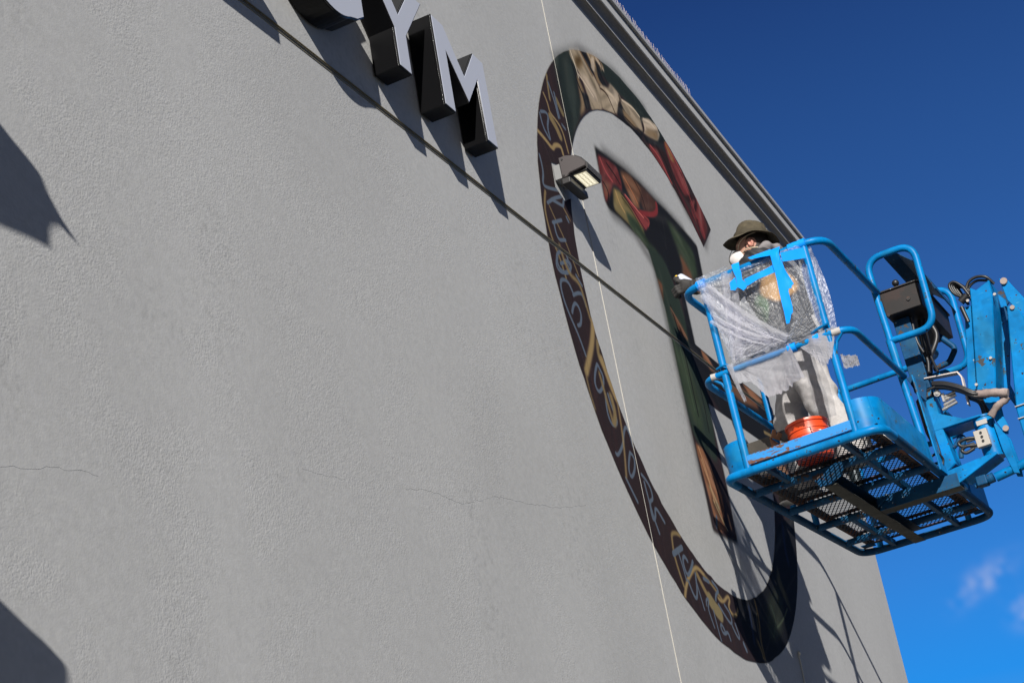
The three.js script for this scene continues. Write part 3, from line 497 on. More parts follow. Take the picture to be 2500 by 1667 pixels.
// ------------------------------------------------------------------ sign letters
{
  const face = phys({ color: new THREE.Color().setRGB(.43, .455, .53), roughness: .85, specularIntensity: .12 });
  const ret = phys({ color: new THREE.Color().setRGB(.0035, .0035, .004), roughness: .3, specularIntensity: .4 });
  const edge = phys({ color: new THREE.Color().setRGB(.006, .006, .007), roughness: .12, specularIntensity: 1 });
  const arc = (cx, cy, R, a0, a1, n = 24) => Array.from({ length: n + 1 }, (_, i) => { const a = (a0 + (a1 - a0) * i / n) * Math.PI / 180; return [cx + R * Math.cos(a), cy + R * Math.sin(a) * 1.0]; });
  const y0 = 4.905, y1 = 5.378;
  const L = {
    M: [[5.266, y0], [5.37, y0], [5.374, 5.229], [5.545, 5.037], [5.697, 5.232], [5.694, y0], [5.803, y0], [5.803, y1], [5.692, y1], [5.540, 5.18], [5.385, y1], [5.27, y1]],
    Y: [[4.857, y0], [4.963, y0], [4.966, 5.1], [5.178, y1], [5.058, y1], [4.915, 5.19], [4.772, y1], [4.65, y1], [4.86, 5.095]],
    G: [...arc(4.352, 5.142, .24, 38, 300, 40), [4.53, 4.955], [4.588, 4.995], [4.588, 5.175], [4.365, 5.175], [4.365, 5.085], [4.482, 5.085], [4.482, 5.028], ...arc(4.352, 5.142, .138, 302, 40, 30)],
    E: [[3.46, y0], [3.816, y0], [3.816, 5.0], [3.565, 5.0], [3.565, 5.095], [3.77, 5.095], [3.77, 5.19], [3.565, 5.19], [3.565, 5.285], [3.81, 5.285], [3.81, y1], [3.46, y1]],
  };
  const lab = { M: 'black channel letter M with a pale grey face, right end of the sign', Y: 'black channel letter Y with a pale grey face, between the G and the M', G: 'black channel letter G with a pale grey face, cut off by the top edge', E: 'black channel letter before the gap left of the G, above the frame' };
  for (const c of ['E', 'G', 'Y', 'M']) {
    const t = thing('sign_letter', lab[c], 'sign letter', 'channel letters of the wall sign');
    mesh('return', slab(L[c], .006, .1235, .002), ret, t);
    mesh('edge_trim', slab(L[c], .1236, .1305, .0015), edge, t);
    const ctr = L[c].reduce((s, p) => [s[0] + p[0] / L[c].length, s[1] + p[1] / L[c].length], [0, 0]);
    // face set in by 4 mm from the trim's outline
    const n = L[c].length, inset = L[c].map((p, i) => { const q = L[c][(i + n - 1) % n], s = L[c][(i + 1) % n]; let ax = p[0] - q[0], ay = p[1] - q[1], bx = s[0] - p[0], by = s[1] - p[1]; const la = Math.hypot(ax, ay), lb = Math.hypot(bx, by); const nx = -ay / la - by / lb, ny = ax / la + bx / lb, d = .0045, k = 2 / Math.max(.5, nx * nx + ny * ny); return [p[0] + nx * d * k, p[1] + ny * d * k]; });
    mesh('face', slab(inset, .1306, .1326, .0005), face, t);
  }
}
// ------------------------------------------------------------------ wall light
{
  RectAreaLightUniformsLib.init();
  const t = thing('wall_light', 'dark bronze wall light on the left side of the painted ring', 'wall light');
  const brz = std({ color: new THREE.Color().setRGB(.062, .053, .053), roughness: .5, metalness: .2 }), dark = std({ color: new THREE.Color().setRGB(.022, .021, .021), roughness: .55 });
  const X0 = 6.885, X1 = 7.125;
  const prof = [[.05, 5.335], [.09, 5.3365], [.135, 5.322], [.17, 5.296], [.196, 5.258], [.194, 5.236], [.1, 5.226], [.082, 5.21], [.052, 5.208]];
  const side = (z0, z1) => { const g = slab(prof.map(([z, y]) => [-z, y]), z0, z1, .004); g.rotateY(Math.PI / 2); return boxUV(g); };
  mesh('housing', toCreasedNormals(side(X0, X1), .7), brz, t);
  const fins = []; for (let x = X0 + .02; x < X1 - .01; x += .0125) { const g = slab([[-.2, 5.226], [-.205, 5.258], [-.178, 5.3], [-.14, 5.33], [-.135, 5.318], [-.17, 5.294], [-.194, 5.256], [-.19, 5.228]], x, x + .005); g.rotateY(Math.PI / 2); fins.push(boxUV(g)); }
  mesh('heat_sink_fins', fins, dark, t).userData.kind = 'stuff';
  mesh('hinge_box', box(X0 - .004, X1 + .01, 5.168, 5.206, .045, .098, .008), dark, t);
  mesh('end_cap', box(X1 + .0105, X1 + .03, 5.172, 5.202, .05, .092, .006), brz, t);
  mesh('lens_frame', box(X0 + .02, X1 - .006, 5.2195, 5.229, .098, .192, .003), dark, t);
  const lens = std({ color: new THREE.Color().setRGB(.75, .72, .6), roughness: .35, emissive: new THREE.Color(1, .9, .62), emissiveIntensity: .3 });
  mesh('led_lens', box(X0 + .035, X1 - .02, 5.2155, 5.2194, .108, .182, .001), lens, t);
  const dots = []; const ledm = std({ color: new THREE.Color().setRGB(.85, .83, .72), roughness: .3, emissive: new THREE.Color(1, .92, .7), emissiveIntensity: .55 });
  for (let i = 0; i < 8; i++) for (let j = 0; j < 3; j++) { const g = new THREE.SphereGeometry(.0075, 10, 6); g.scale(1, .45, 1); g.translate(X0 + .049 + i * .0208, 5.2148, .122 + j * .022); dots.push(g); }
  pieces('led_lamp', dots, ledm, t);
  mesh('junction_box', box(6.905, 7.06, 5.22, 5.31, .003, .05, .004), std({ color: new THREE.Color().setRGB(.2, .2, .2), roughness: .55 }), t);
  const screws = [[.064, 5.222], [.07, 5.318]].map(([z, y]) => { const g = new THREE.CylinderGeometry(.0055, .0055, .004, 12); g.rotateZ(Math.PI / 2); g.translate(X0 - .002, y, z); return g; });
  pieces('screw', screws, dark, t);
  const l = new THREE.RectAreaLight(new THREE.Color(1, .9, .65), .6, .18, .07); l.position.set((X0 + X1) / 2, 5.205, .145); l.lookAt((X0 + X1) / 2, 4, .145); t.add(l);
}
// little pin anchor with a wire low on the wall
{
  const t = thing('wall_anchor', 'small round anchor with a pale wire hanging low on the shaded wall', 'anchor');
  const pale = std({ color: new THREE.Color().setRGB(.5, .48, .42), roughness: .6 });
  const s = new THREE.SphereGeometry(.016, 14, 10); s.scale(1, 1, .7); s.translate(9.912, 2.844, .015); mesh('anchor_head', s, pale, t);
  const p = []; for (let i = 0; i <= 20; i++) p.push([9.912 - .005 * i + .006 * Math.sin(i * .9), 2.835 - i * .06, .008]); mesh('wire', sweep(p, .005, false, 6), pale, t);
}
// invented slabs out of frame at left, outlined to cast two shadows on the wall
{
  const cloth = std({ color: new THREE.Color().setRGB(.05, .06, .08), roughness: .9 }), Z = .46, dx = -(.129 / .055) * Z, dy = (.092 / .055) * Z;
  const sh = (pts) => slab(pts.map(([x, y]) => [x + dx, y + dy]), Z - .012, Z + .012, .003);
  const add = (label, pts, top) => { const t = thing('added_shadow_caster', label, 'caster', 'added shadow casters outside the frame'); mesh('cloth', sh(pts), cloth, t); pieces('caster_bracket', [rod([2.0 + dx, top + dy, 0], [2.0 + dx, top + dy, Z + .03], .012), rod([1.9 + dx, top + dy, Z], [2.3 + dx, top + dy, Z], .012)], M.black, t); };
  add('dark banner added out of frame, shaped to shade the left edge of the wall', [[1.6, 3.42], [2.612, 3.408], [2.7, 3.41], [2.767, 3.407], [2.769, 3.455], [2.783, 3.478], [2.812, 3.489], [2.842, 3.473], [2.885, 3.455], [2.822, 3.511], [2.772, 3.572], [2.752, 3.613], [2.686, 3.653], [2.629, 3.692], [2.45, 3.8], [2.3, 4.0], [1.6, 4.1]], 4.0);
  add('dark banner added out of frame, shaped to shade the lower left corner of the wall', [[1.6, 1.9], [2.73, 1.9], [2.735, 2.251], [2.74, 2.287], [2.735, 2.31], [2.705, 2.332], [2.653, 2.361], [2.603, 2.394], [2.553, 2.425], [2.4, 2.52], [2.3, 2.65], [1.6, 2.75]], 2.68);
}
// ------------------------------------------------------------------ boom lift; u runs along the platform (away), v up, w away from the wall
const lift = thing('boom_lift', 'blue boom lift with a mesh floored work platform raised beside the mural', 'boom lift', null, [7.6911, 3.55316, .363907]);
lift.scale.setScalar(1.055);
lift.rotation.set(-2.05280418 * Math.PI / 180, -5.00686877 * Math.PI / 180, -3.79392694 * Math.PI / 180, 'YZX');
lift.updateMatrixWorld(true);
function onLift(o) { o.position.copy(lift.position); o.rotation.copy(lift.rotation); o.scale.copy(lift.scale); return o; }   // things that stand in the platform share its tilt
const L = 2.242, W = .848, HR = 1.096;
{
  const B = M.blue, U = M.under;
  const ringPath = (v, e = 0, r = .13) => fillet([[-e, v, -e], [L + e, v, -e], [L + e, v, W + e], [-e, v, W + e]], r, true, 10);
  // floor frame, cross tubes, beams
  mesh('floor_frame', sweep(fillet([[.16, 0, 0], [0, 0, 0], [0, 0, W], [.2, 0, W]], .13, false, 10), .0235, false, 14), B, lift);
  mesh('floor_frame', sweep(fillet([[.2, 0, W], [L, 0, W], [L, 0, 0], [.16, 0, 0]], .13, false, 10), .0233, false, 14), U, lift);  // rest of the same tube; its shade is put in as a darker blue
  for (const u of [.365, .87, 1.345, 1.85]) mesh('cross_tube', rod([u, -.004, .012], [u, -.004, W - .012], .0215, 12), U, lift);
  for (const [w, a, b] of [[.628, .03, L - .03], [.215, .03, .36], [.215, 1.35, L - .03]]) mesh('floor_bearer', box(a, b, -.012, .026, w - .014, w + .014, .003), U, lift);
  const web = .006;
  mesh('channel_flange', box(.34, 1.96, -.1, -.0941, .398, .468, .002), M.worn, lift, 'rusty bottom flange of the main channel');
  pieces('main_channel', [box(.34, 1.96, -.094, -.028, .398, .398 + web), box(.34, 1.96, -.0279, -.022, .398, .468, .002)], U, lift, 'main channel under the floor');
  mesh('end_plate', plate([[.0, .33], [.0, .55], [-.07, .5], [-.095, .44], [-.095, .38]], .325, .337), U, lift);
  pieces('mount_beam', [box(1.06, 1.068, -.1, -.022, .47, .93, .002), box(1.16, 1.168, -.1, -.022, .47, .93, .002)], U, lift);
  mesh('beam_flange', box(1.0681, 1.1599, -.1, -.093, .47, .93, .002), M.worn, lift, 'worn bottom flange of the mount beam');
  pieces('gusset', [plate([[-.03, .47], [-.03, .56], [-.09, .47]], 1.02, 1.028), plate([[-.03, .31], [-.03, .39], [-.09, .39]], 1.5, 1.508)], U, lift);
  // expanded metal floor: two families of strands, 53 x 27 mm diamonds
  {
    const list = [], u0 = .075, u1 = L - .075, w0 = .075, w1 = W - .075, k = .0135 / .0265, bar = (a, b, v) => {
      const du = b[0] - a[0], dw = b[1] - a[1], l = Math.hypot(du, dw); if (l < .01) return; const g = new THREE.BoxGeometry(l, .0028, .0058); g.rotateX(.35 * (v > .031 ? 1 : -1)); g.rotateY(-Math.atan2(dw, du)); g.translate((a[0] + b[0]) / 2, v, (a[1] + b[1]) / 2); list.push(g.toNonIndexed());
    };
    for (const s of [1, -1]) for (let c = -2; c < 4; c += .027) {   // w = c + s k u
      let a = u0, b = u1; const f = (w) => (w - c) / (s * k), lo = Math.min(f(w0), f(w1)), hi = Math.max(f(w0), f(w1)); a = Math.max(a, lo); b = Math.min(b, hi); if (b <= a) continue;
      bar([a, c + s * k * a], [b, c + s * k * b], s > 0 ? .0318 : .0296);
    }
    const g = mesh('floor_mesh', list, std({ map: tiled(underTex, .5), color: new THREE.Color(.35, .33, .33), roughness: .7 }), lift, 'dark expanded metal floor mesh'); g.userData.kind = 'stuff';
    const rim = (a, b, c, d) => box(a, b, .0335, .0375, c, d, .001), mid = [.365, .87, 1.345, 1.85].map((u) => rim(u - .03, u + .03, .118, W - .118));
    pieces('floor_border', [rim(.055, L - .055, .055, .1175), rim(.055, L - .055, W - .1175, W - .055), rim(.055, .1, .118, W - .118), rim(L - .1, L - .055, .118, W - .118), ...mid], M.rust, lift, 'rusty steel floor strip');
    for (const [a, c] of [[.02, .02], [.02, W - .1], [L - .1, .02], [L - .1, W - .1]]) mesh('corner_plate', box(a, a + .08, .0286, .0334, c, c + .08, .001), U, lift);
  }
  // kick plates round the platform, open at the gate in the near end
  const kick = (pts) => ribbon(pts, .022, .182, .005);
  const arcC = (cu, cw, a0, a1) => Array.from({ length: 13 }, (_, i) => { const a = (a0 + (a1 - a0) * i / 12) * Math.PI / 180; return [cu + .118 * Math.cos(a), 0, cw + .118 * Math.sin(a)]; });
  mesh('kick_plate', kick([...arcC(.112, .112, 180, 270), [.15, 0, -.006]]), B, lift);
  mesh('kick_plate', kick([...arcC(.112, W - .112, 180, 90), [.5, 0, W + .006], [.9, 0, W + .006]]), B, lift);
  mesh('kick_plate', kick([[1.72, 0, W + .006], [L - .13, 0, W + .006], ...arcC(L - .112, W - .112, 90, 40)]), B, lift);
  // rusty sill under the gate
  const sillMat = std({ map: tiled(dataTex(1024, (u, v, c) => { const e = vn(u * 14, v * 6, 14, 3) * .6 + vn(u * 60, v * 24, 60, 4) * .4, bare = e + .9 * Math.abs(v - .45) * (u < .55 ? 1 : .35) + (u < .42 ? .16 : -.1) > .86; const n = vn(u * 120, v * 60, 120, 5); if (bare) { c[0] = 74 + 34 * n; c[1] = 50 + 22 * n; c[2] = 40 + 18 * n; } else { c[0] = 24 + 8 * n; c[1] = 118 + 10 * n; c[2] = 184 + 10 * n; } }, true, 256), .62, .06), roughness: .55 });
  const sg = box(-.012, .05, .03, .083, .118, W - .118, .004); { const p = sg.attributes.position, uv = sg.attributes.uv; for (let i = 0; i < p.count; i++) uv.setXY(i, p.getZ(i) - .11, p.getY(i) - .03); }
  mesh('gate_sill', sg, sillMat, lift, 'blue sill plate with paint peeled to rust');
  // rails
  const u1 = .93, u2 = 1.7, rr = .0205;
  mesh('top_rail', sweep(fillet([[u1, HR, W - .02], [0, HR, W - .02], [0, HR, .0], [L, HR, .0], [L, HR, W - .02], [u2, HR, W - .02]], .13, false, 10), rr, false, 14), B, lift);
  mesh('mid_rail', sweep(fillet([[u1, .56, W - .01], [0, .56, W - .01], [0, .56, .0], [L, .56, .0], [L, .56, W - .01], [u2, .56, W - .01]], .11, false, 10), .0185, false, 14), B, lift);
  pieces('rail_sleeve', [rod([0, .56, .052], [.008, .56, .105], .0205), rod([0, .56, W - .11], [.006, .56, W - .065], .0205)], M.zinc, lift, 'bare metal sleeve on the middle rail');
  const gus = (w, s) => sweep(fillet([[.004, .545, w + s * .07], [.01, .51, w + s * .03], [.012, .42, w]], .03), .008, false, 8);
  mesh('rail_strap', [gus(.13, -1)], B, lift); mesh('rail_strap', [gus(W - .13, 1)], B, lift);
  for (const w of [.13, W - .13]) mesh('post', sweep([[.004, .01, w], [.004, .5, w], [.002, HR - .005, w]], .0205, false, 14), B, lift);
  mesh('post', sweep([[1.02, .01, .0], [1.02, .5, .0], [1.02, HR - .01, .0]], .0195, false, 12), B, lift);
  mesh('rail_clamp', [rod([1.02, .55, 0], [1.02, .6, 0], .027)], M.rust, lift);
  for (const w of [.12, W - .15]) mesh('post', rod([L - .003, .01, w], [L - .003, HR - .01, w], .0195), B, lift);
  mesh('post', rod([L * .62, .01, 0], [L * .62, HR - .01, 0], .0195), B, lift);
  pieces('gate_ring', [sweep(smooth([[-.025, .585, .1], [-.03, .59, .13], [-.03, .588, .16], [-.02, .583, .17]], 10), .007, false, 8), sweep(smooth([[-.02, .59, .64], [-.028, .6, .69], [-.03, .605, .74]], 10), .008, false, 8)], B, lift);
  // control guard loops and posts
  for (const u of [u1, u2]) {
    mesh('guard_post', sweep([[u, .0, W - .012], [u, .4, W - .02], [u, .79, W - .033]], .0205, false, 14), B, lift);
    mesh('guard_loop', sweep(fillet([[u, .6, W - .024], [u, 1.31, W - .034], [u, 1.303, 1.1], [u, .775, 1.083], [u, .783, W - .03]], [0, .1, .1, .1, 0], false, 10), .0205, false, 14), B, lift);
  }
  // control box
  const cb = mesh('control_box', plate([[1.11, .822], [1.103, 1.05], [.957, 1.04], [.963, .826]], 1.0, 1.66, .004), M.boxBlack, lift, 'rusty black control box');
  mesh('lid', plate([[1.122, .812], [1.114, 1.06], [1.104, 1.06], [1.112, .812]], .99, 1.67, .002), M.black, cb);
  const kn = new THREE.SphereGeometry(.021, 18, 12); kn.translate(1.08, 1.176, .915); mesh('knob', [kn, rod([1.08, 1.11, .912], [1.08, 1.165, .915], .006)], M.rubber, cb, 'black ball knob');
  const bt = new THREE.CylinderGeometry(.02, .022, .02, 18); bt.translate(1.07, 1.128, 1.012); mesh('stop_button', bt, std({ color: new THREE.Color().setRGB(.4, .02, .015), roughness: .4 }), cb, 'red stop button');
  pieces('bolt', [rod([.994, 1.02, .975], [1.0, 1.02, .975], .012), rod([.985, .962, .842], [1.0, .962, .842], .009)], M.black, cb);
  const hood = [[1.292, .92], [1.288, 1.0], [1.21, 1.072], [1.206, 1.069], [1.285, .997], [1.288, .92]];
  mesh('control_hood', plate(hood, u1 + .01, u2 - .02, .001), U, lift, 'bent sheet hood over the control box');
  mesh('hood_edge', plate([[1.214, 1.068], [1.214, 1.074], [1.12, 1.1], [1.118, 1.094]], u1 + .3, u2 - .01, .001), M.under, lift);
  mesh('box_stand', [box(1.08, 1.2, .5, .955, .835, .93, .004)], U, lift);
  pieces('stand_pipe', [sweep(fillet([[1.2, .95, .97], [1.2, .7, .95], [1.15, .6, .93]], .05), .022, false, 10), sweep(smooth([[1.25, .95, 1.0], [1.25, .85, 1.02], [1.2, .72, .96], [1.1, .62, .93]], 16), .016, false, 8), sweep(smooth([[1.1, .95, .94], [1.1, .8, .93], [1.08, .66, .96], [1.06, .58, .95]], 16), .01, false, 8), sweep(smooth([[1.2, .95, .99], [1.12, .8, .97], [1.1, .68, .98], [1.05, .56, 1.0]], 16), .008, false, 8)], M.rubber, lift, 'black cable trunk under the control box');
  mesh('foot_bar', sweep(fillet([[1.5, .95, .98], [1.5, .83, 1.06], [1.5, .76, 1.0], [1.5, .75, .9]], .04), .018, false, 10), U, lift);
  // mount: side sheet, dark gusset, column and two arms
  mesh('mount_sheet', [box(.955, 1.1, -.01, .56, W + .022, W + .03, .002)], B, lift);
  mesh('mount_gusset', plate([[.575, .83], [.565, .872], [.5, .93], [.4, .9], [.47, .86]], 1.0, 1.012), U, lift);
  mesh('guard_pad', plate([[.5, .8], [.51, .815], [.5, .83], [.24, .83], [.2, .82], [.3, .8]], 1.22, 1.24), M.black, lift);
  const col = mesh('mount_column', plate([[.476, .855], [.512, .908], [.494, .932], [.341, .926], [.241, .924], [.04, .934], [-.01, .85], [.26, .866]], 1.1, 1.24, .006), B, lift);
  pieces('upper_arm', [plate([[.345, .924], [.268, 1.05], [.262, 1.14], [.252, 1.14], [.252, .87], [.262, .868]], 1.098, 1.112), box(1.1121, 1.27, .246, .258, .87, 1.15, .002)], B, lift);
  pieces('lower_arm', [plate([[-.057, .795], [.006, .845], [.015, .915], [.034, 1.16], [.018, 1.165], [-.072, .93], [-.078, .815]], 1.094, 1.11), plate([[.034, 1.16], [.018, 1.165], [-.06, .96], [-.05, .94], [.02, 1.14]], 1.1101, 1.26), plate([[-.05, .81], [-.05, .93], [-.075, .93], [-.078, .815]], 1.1101, 1.26)], B, lift);
  // rotator
  const rot = mesh('rotator', [rod([1.165, .028, 1.137], [1.165, .25, 1.137], .057, 28), rod([1.165, .2501, 1.137], [1.165, .262, 1.137], .062, 28), rod([1.165, .018, 1.137], [1.165, .0279, 1.137], .062, 28)], B, lift);
  mesh('sticker', box(1.104, 1.1065, .205, .232, 1.105, 1.165), M.zinc, rot);
  const blk = mesh('valve_block', box(1.07, 1.108, .075, .172, 1.078, 1.152, .004), std({ color: new THREE.Color().setRGB(.36, .33, .29), roughness: .65 }), rot, 'pale valve block with black bolts');
  pieces('bolt', [.152, .128, .104].map((v) => rod([1.066, v, 1.118], [1.071, v, 1.118], .0075)), M.rubber, rot);
  pieces('pivot_bracket', [plate([[.215, 1.19], [.102, 1.24], [-.05, 1.245], [-.115, 1.24], [-.105, 1.212], [.036, 1.192]], 1.12, 1.135), plate([[.215, 1.19], [.102, 1.24], [-.05, 1.245], [-.115, 1.24], [-.105, 1.212], [.036, 1.192]], 1.2, 1.215)], B, lift);
  pieces('pivot_tube', [rod([1.15, -.09, 1.11], [1.15, -.075, 1.22], .026, 16), rod([1.15, -.072, 1.245], [1.15, -.045, 1.36], .026, 16)], B, lift);
  pieces('drive_motor', [box(1.12, 1.19, -.115, -.06, 1.005, 1.065, .008), rod([1.15, -.088, 1.0651], [1.15, -.084, 1.1], .028, 16), rod([1.15, -.105, .99], [1.15, -.105, 1.01], .012)], U, lift);
  mesh('pipe_bend', sweep(smooth([[1.2, .16, .93], [1.2, .18, .96], [1.2, .21, .985], [1.2, .19, 1.0], [1.2, .13, .965], [1.2, .09, .955]], 24), .014, false, 10), U, lift);
  // jib: upright box section, side plate, second arm, links, boom
  mesh('jib', plate([[.995, 1.3], [.968, 1.328], [.998, 1.414], [.897, 1.405], [.42, 1.278], [.372, 1.262], [.397, 1.162], [.906, 1.282]], 1.1, 1.3, .006), B, lift);
  mesh('jib_cheek', plate([[.998, 1.4], [.93, 1.44], [.82, 1.43], [.44, 1.315], [.3, 1.335], [.31, 1.305], [.43, 1.27], [.88, 1.39]], 1.302, 1.314, .002), B, lift);
  mesh('side_plate', plate([[.906, 1.236], [.9, 1.276], [.4, 1.158], [.437, 1.114]], 1.13, 1.28, .004), B, lift);
  mesh('lower_link', plate([[.4, 1.165], [.37, 1.262], [.22, 1.25], [.16, 1.26], [.12, 1.245], [.13, 1.225], [.22, 1.2]], 1.14, 1.155, .003), B, lift);
  mesh('jib_ram', rod([1.36, .3, 1.33], [1.36, .82, 1.46], .03, 14), std({ color: new THREE.Color().setRGB(.09, .075, .065), roughness: .5 }), lift, 'dark ram behind the jib');
  mesh('outer_arm', plate([[.81, 1.458], [.808, 1.51], [.704, 1.53], [.209, 1.46], [-.06, 1.42], [-.09, 1.36], [-.03, 1.32], [.222, 1.331], [.496, 1.389]], 1.1, 1.18, .006), B, lift);
  mesh('top_link', plate([[1.0, 1.462], [.985, 1.5], [.728, 1.6], [.6, 1.66], [.6, 1.58], [.859, 1.469]], 1.14, 1.155, .003), B, lift);
  pieces('pin_head', [rod([1.125, .972, 1.485], [1.14, .972, 1.485], .02), rod([1.29, .35, 1.335], [1.33, .35, 1.335], .02), rod([1.09, .79, 1.487], [1.1, .79, 1.487], .013), rod([1.11, .145, 1.246], [1.12, .145, 1.246], .017)], std({ color: new THREE.Color().setRGB(.28, .22, .19), roughness: .55, metalness: .15 }), lift, 'worn steel pin head');
  pieces('bolt', [[.9, 1.42], [.55, 1.29], [.43, 1.172], [.92, 1.27]].map(([v, w]) => rod([1.088, v, w], [1.1, v, w], .009, 6)), M.zinc, lift);
  pieces('limit_switch', [box(1.09, 1.2, .235, .24, 1.33, 1.4, .001), box(1.09, 1.2, .165, .17, 1.325, 1.395, .001), box(1.12, 1.17, .1701, .2349, 1.395, 1.402, .001)], M.zinc, lift);
  mesh('boom', [plate([[.83, 1.56], [.78, 1.66], [.3, 2.6], [-1.55, 6.4], [-1.75, 6.3], [.1, 2.5], [.6, 1.62]], 1.16, 1.38, .01)], B, lift);
  pieces('top_bracket', [plate([[1.005, 1.41], [.99, 1.47], [.93, 1.475], [.89, 1.42], [.95, 1.4]], 1.3141, 1.33), plate([[.86, 1.43], [.84, 1.47], [.72, 1.45], [.76, 1.42]], 1.2, 1.22)], U, lift);
  // hoses, sleeve, hose hanger
  const hose = (p, r, n = 28) => sweep(smooth(p, n), r, false, 9), hoses = [];
  for (let k = 0; k < 5; k++) { const o = .009 * k; hoses.push(hose([[1.1 + o, .95 - o, 1.25 + o * .3], [1.1 + o, 1.0, 1.205 + o], [1.1 + o, 1.055 - o * .6, 1.2 + o], [1.1 + o, 1.062 - o, 1.225 + o], [1.1 + o, 1.02 - o, 1.262 + o], [1.1 + o, .955 - o, 1.285]], .0085)); }
  hoses.push(hose([[1.12, .985, 1.272], [1.12, 1.035, 1.3], [1.12, 1.05, 1.345], [1.12, 1.03, 1.4], [1.14, .98, 1.43]], .009), hose([[1.14, .975, 1.272], [1.14, 1.02, 1.3], [1.14, 1.035, 1.345], [1.14, 1.015, 1.4]], .008));
  hoses.push(rod([1.1, .93, 1.23], [1.1, .955, 1.275], .022), rod([1.1, .9, 1.225], [1.1, .8, 1.235], .012));
  for (let k = 0; k < 6; k++) { const a = k * 1.05, o = [.016 * Math.cos(a), .016 * Math.sin(a)]; hoses.push(hose([[1.07 + o[0], .5 + o[1], .95], [1.06 + o[0], .475 + o[1], 1.01], [1.05 + o[0], .42 + o[1], 1.09], [1.05 + o[0], .365 + o[1], 1.15], [1.08 + o[0], .355 + o[1], 1.2]], .011)); }
  for (let k = 0; k < 6; k++) { const a = k * 1.05, o = [.014 * Math.cos(a), .016 * Math.sin(a)]; hoses.push(hose([[1.12 + o[0], .39, 1.11 + o[1]], [1.16 + o[0], .35, 1.16 + o[1]], [1.19 + o[0], .28, 1.16 + o[1]], [1.22 + o[0], .18, 1.11 + o[1]], [1.24 + o[0], .08, 1.11 + o[1]]], .011)); }
  hoses.push(hose([[1.07, .135, 1.08], [1.06, .142, 1.03], [1.06, .13, .99], [1.06, .108, 1.0], [1.07, .104, 1.07]], .0095), hose([[1.07, .092, 1.08], [1.06, .1, 1.02], [1.06, .085, .995], [1.06, .066, 1.01], [1.07, .078, 1.06]], .0095));
  pieces('hydraulic_hose', hoses, M.rubber, lift, 'black hydraulic hose');
  pieces('cable', [hose([[1.06, .5, .985], [1.055, .485, .96], [1.05, .47, .88], [1.045, .44, .862], [1.045, .32, .855], [1.06, .22, .872], [1.06, .1, .874], [1.05, .06, .865], [1.0, .045, .84]], .0075, 40), hose([[1.0, .09, .84], [1.02, .1, .87], [1.05, .07, .885], [1.05, .03, .87]], .007)], M.rubber, lift);
  const sl = std({ map: tiled(clothTex([134, 120, 114], .5), .2), roughness: .9 });
  pieces('hose_sleeve', [sweep(smooth([[1.06, .362, 1.16], [1.06, .345, 1.24], [1.06, .315, 1.325]], 14), (t) => .024 + .002 * Math.sin(t * 23), false, 14), sweep(smooth([[1.08, .3, 1.315], [1.08, .285, 1.285], [1.08, .265, 1.24], [1.08, .225, 1.195]], 16), (t) => .020 + .0028 * Math.sin(t * 29 + 2 * Math.sin(t * 11)), false, 14)], sl, lift, 'grey cloth hose sleeve');
  mesh('hose_hanger', [plate([[.562, .912], [.534, 1.1], [.497, 1.115], [.33, 1.103], [.331, 1.096], [.493, 1.107], [.527, 1.094], [.556, .91]], 1.07, 1.12, .001)], std({ color: new THREE.Color().setRGB(.52, .46, .42), roughness: .5 }), lift, 'pale bent hose hanger');
  const fit = []; for (const [a, b] of [[[.42, .985], [.43, 1.05]], [[.405, .985], [.412, 1.05]], [[.375, .97], [.39, 1.04]], [[.352, .955], [.37, 1.045]]]) { fit.push(rod([1.09, a[0], a[1]], [1.09, b[0], b[1]], .009), rod([1.09, a[0] + .1 * (b[0] - a[0]), a[1] + .1 * (b[1] - a[1])], [1.09, a[0] + .3 * (b[0] - a[0]), a[1] + .3 * (b[1] - a[1])], .013, 6)); }
  fit.push(rod([1.075, .452, .956], [1.1, .452, .956], .019, 18), rod([1.07, .452, .956], [1.0751, .452, .956], .011, 6), rod([1.08, .132, 1.03], [1.08, .135, 1.08], .011), rod([1.08, .088, 1.04], [1.08, .09, 1.08], .011), box(1.085, 1.1, .395, .445, .97, .99, .002));
  pieces('hose_fitting', fit, M.steel, lift);
  // chassis that the boom comes down to, outside the frame
  const mInv = lift.matrixWorld.clone().invert(), ground = (x, y, z) => new THREE.Vector3(x, y, z).applyMatrix4(mInv);
  const q = ground(9.6, .95, 8.6), ch = new THREE.Group(); ch.name = 'chassis'; ch.position.copy(q); ch.quaternion.copy(lift.quaternion).invert(); lift.add(ch);
  pieces('chassis_body', [box(-1.1, 1.1, -.25, .55, -.9, 1.7, .06), box(-.5, .5, .56, 1.1, -.4, 1.4, .05)], B, ch);
  for (const [x, z] of [[-1, -.6], [1, -.6], [-1, 1.4], [1, 1.4]]) { const g = new THREE.CylinderGeometry(.42, .42, .3, 28); g.rotateZ(Math.PI / 2); g.translate(x * 1.12, -.53, z); mesh('wheel', g, M.rubber, ch); }
  mesh('boom_mast', sweep([q.clone().add(new THREE.Vector3(0, 1.0, .9)), new THREE.Vector3(1.27, -1.6, 6.35)], .17, false, 8), B, lift);
}
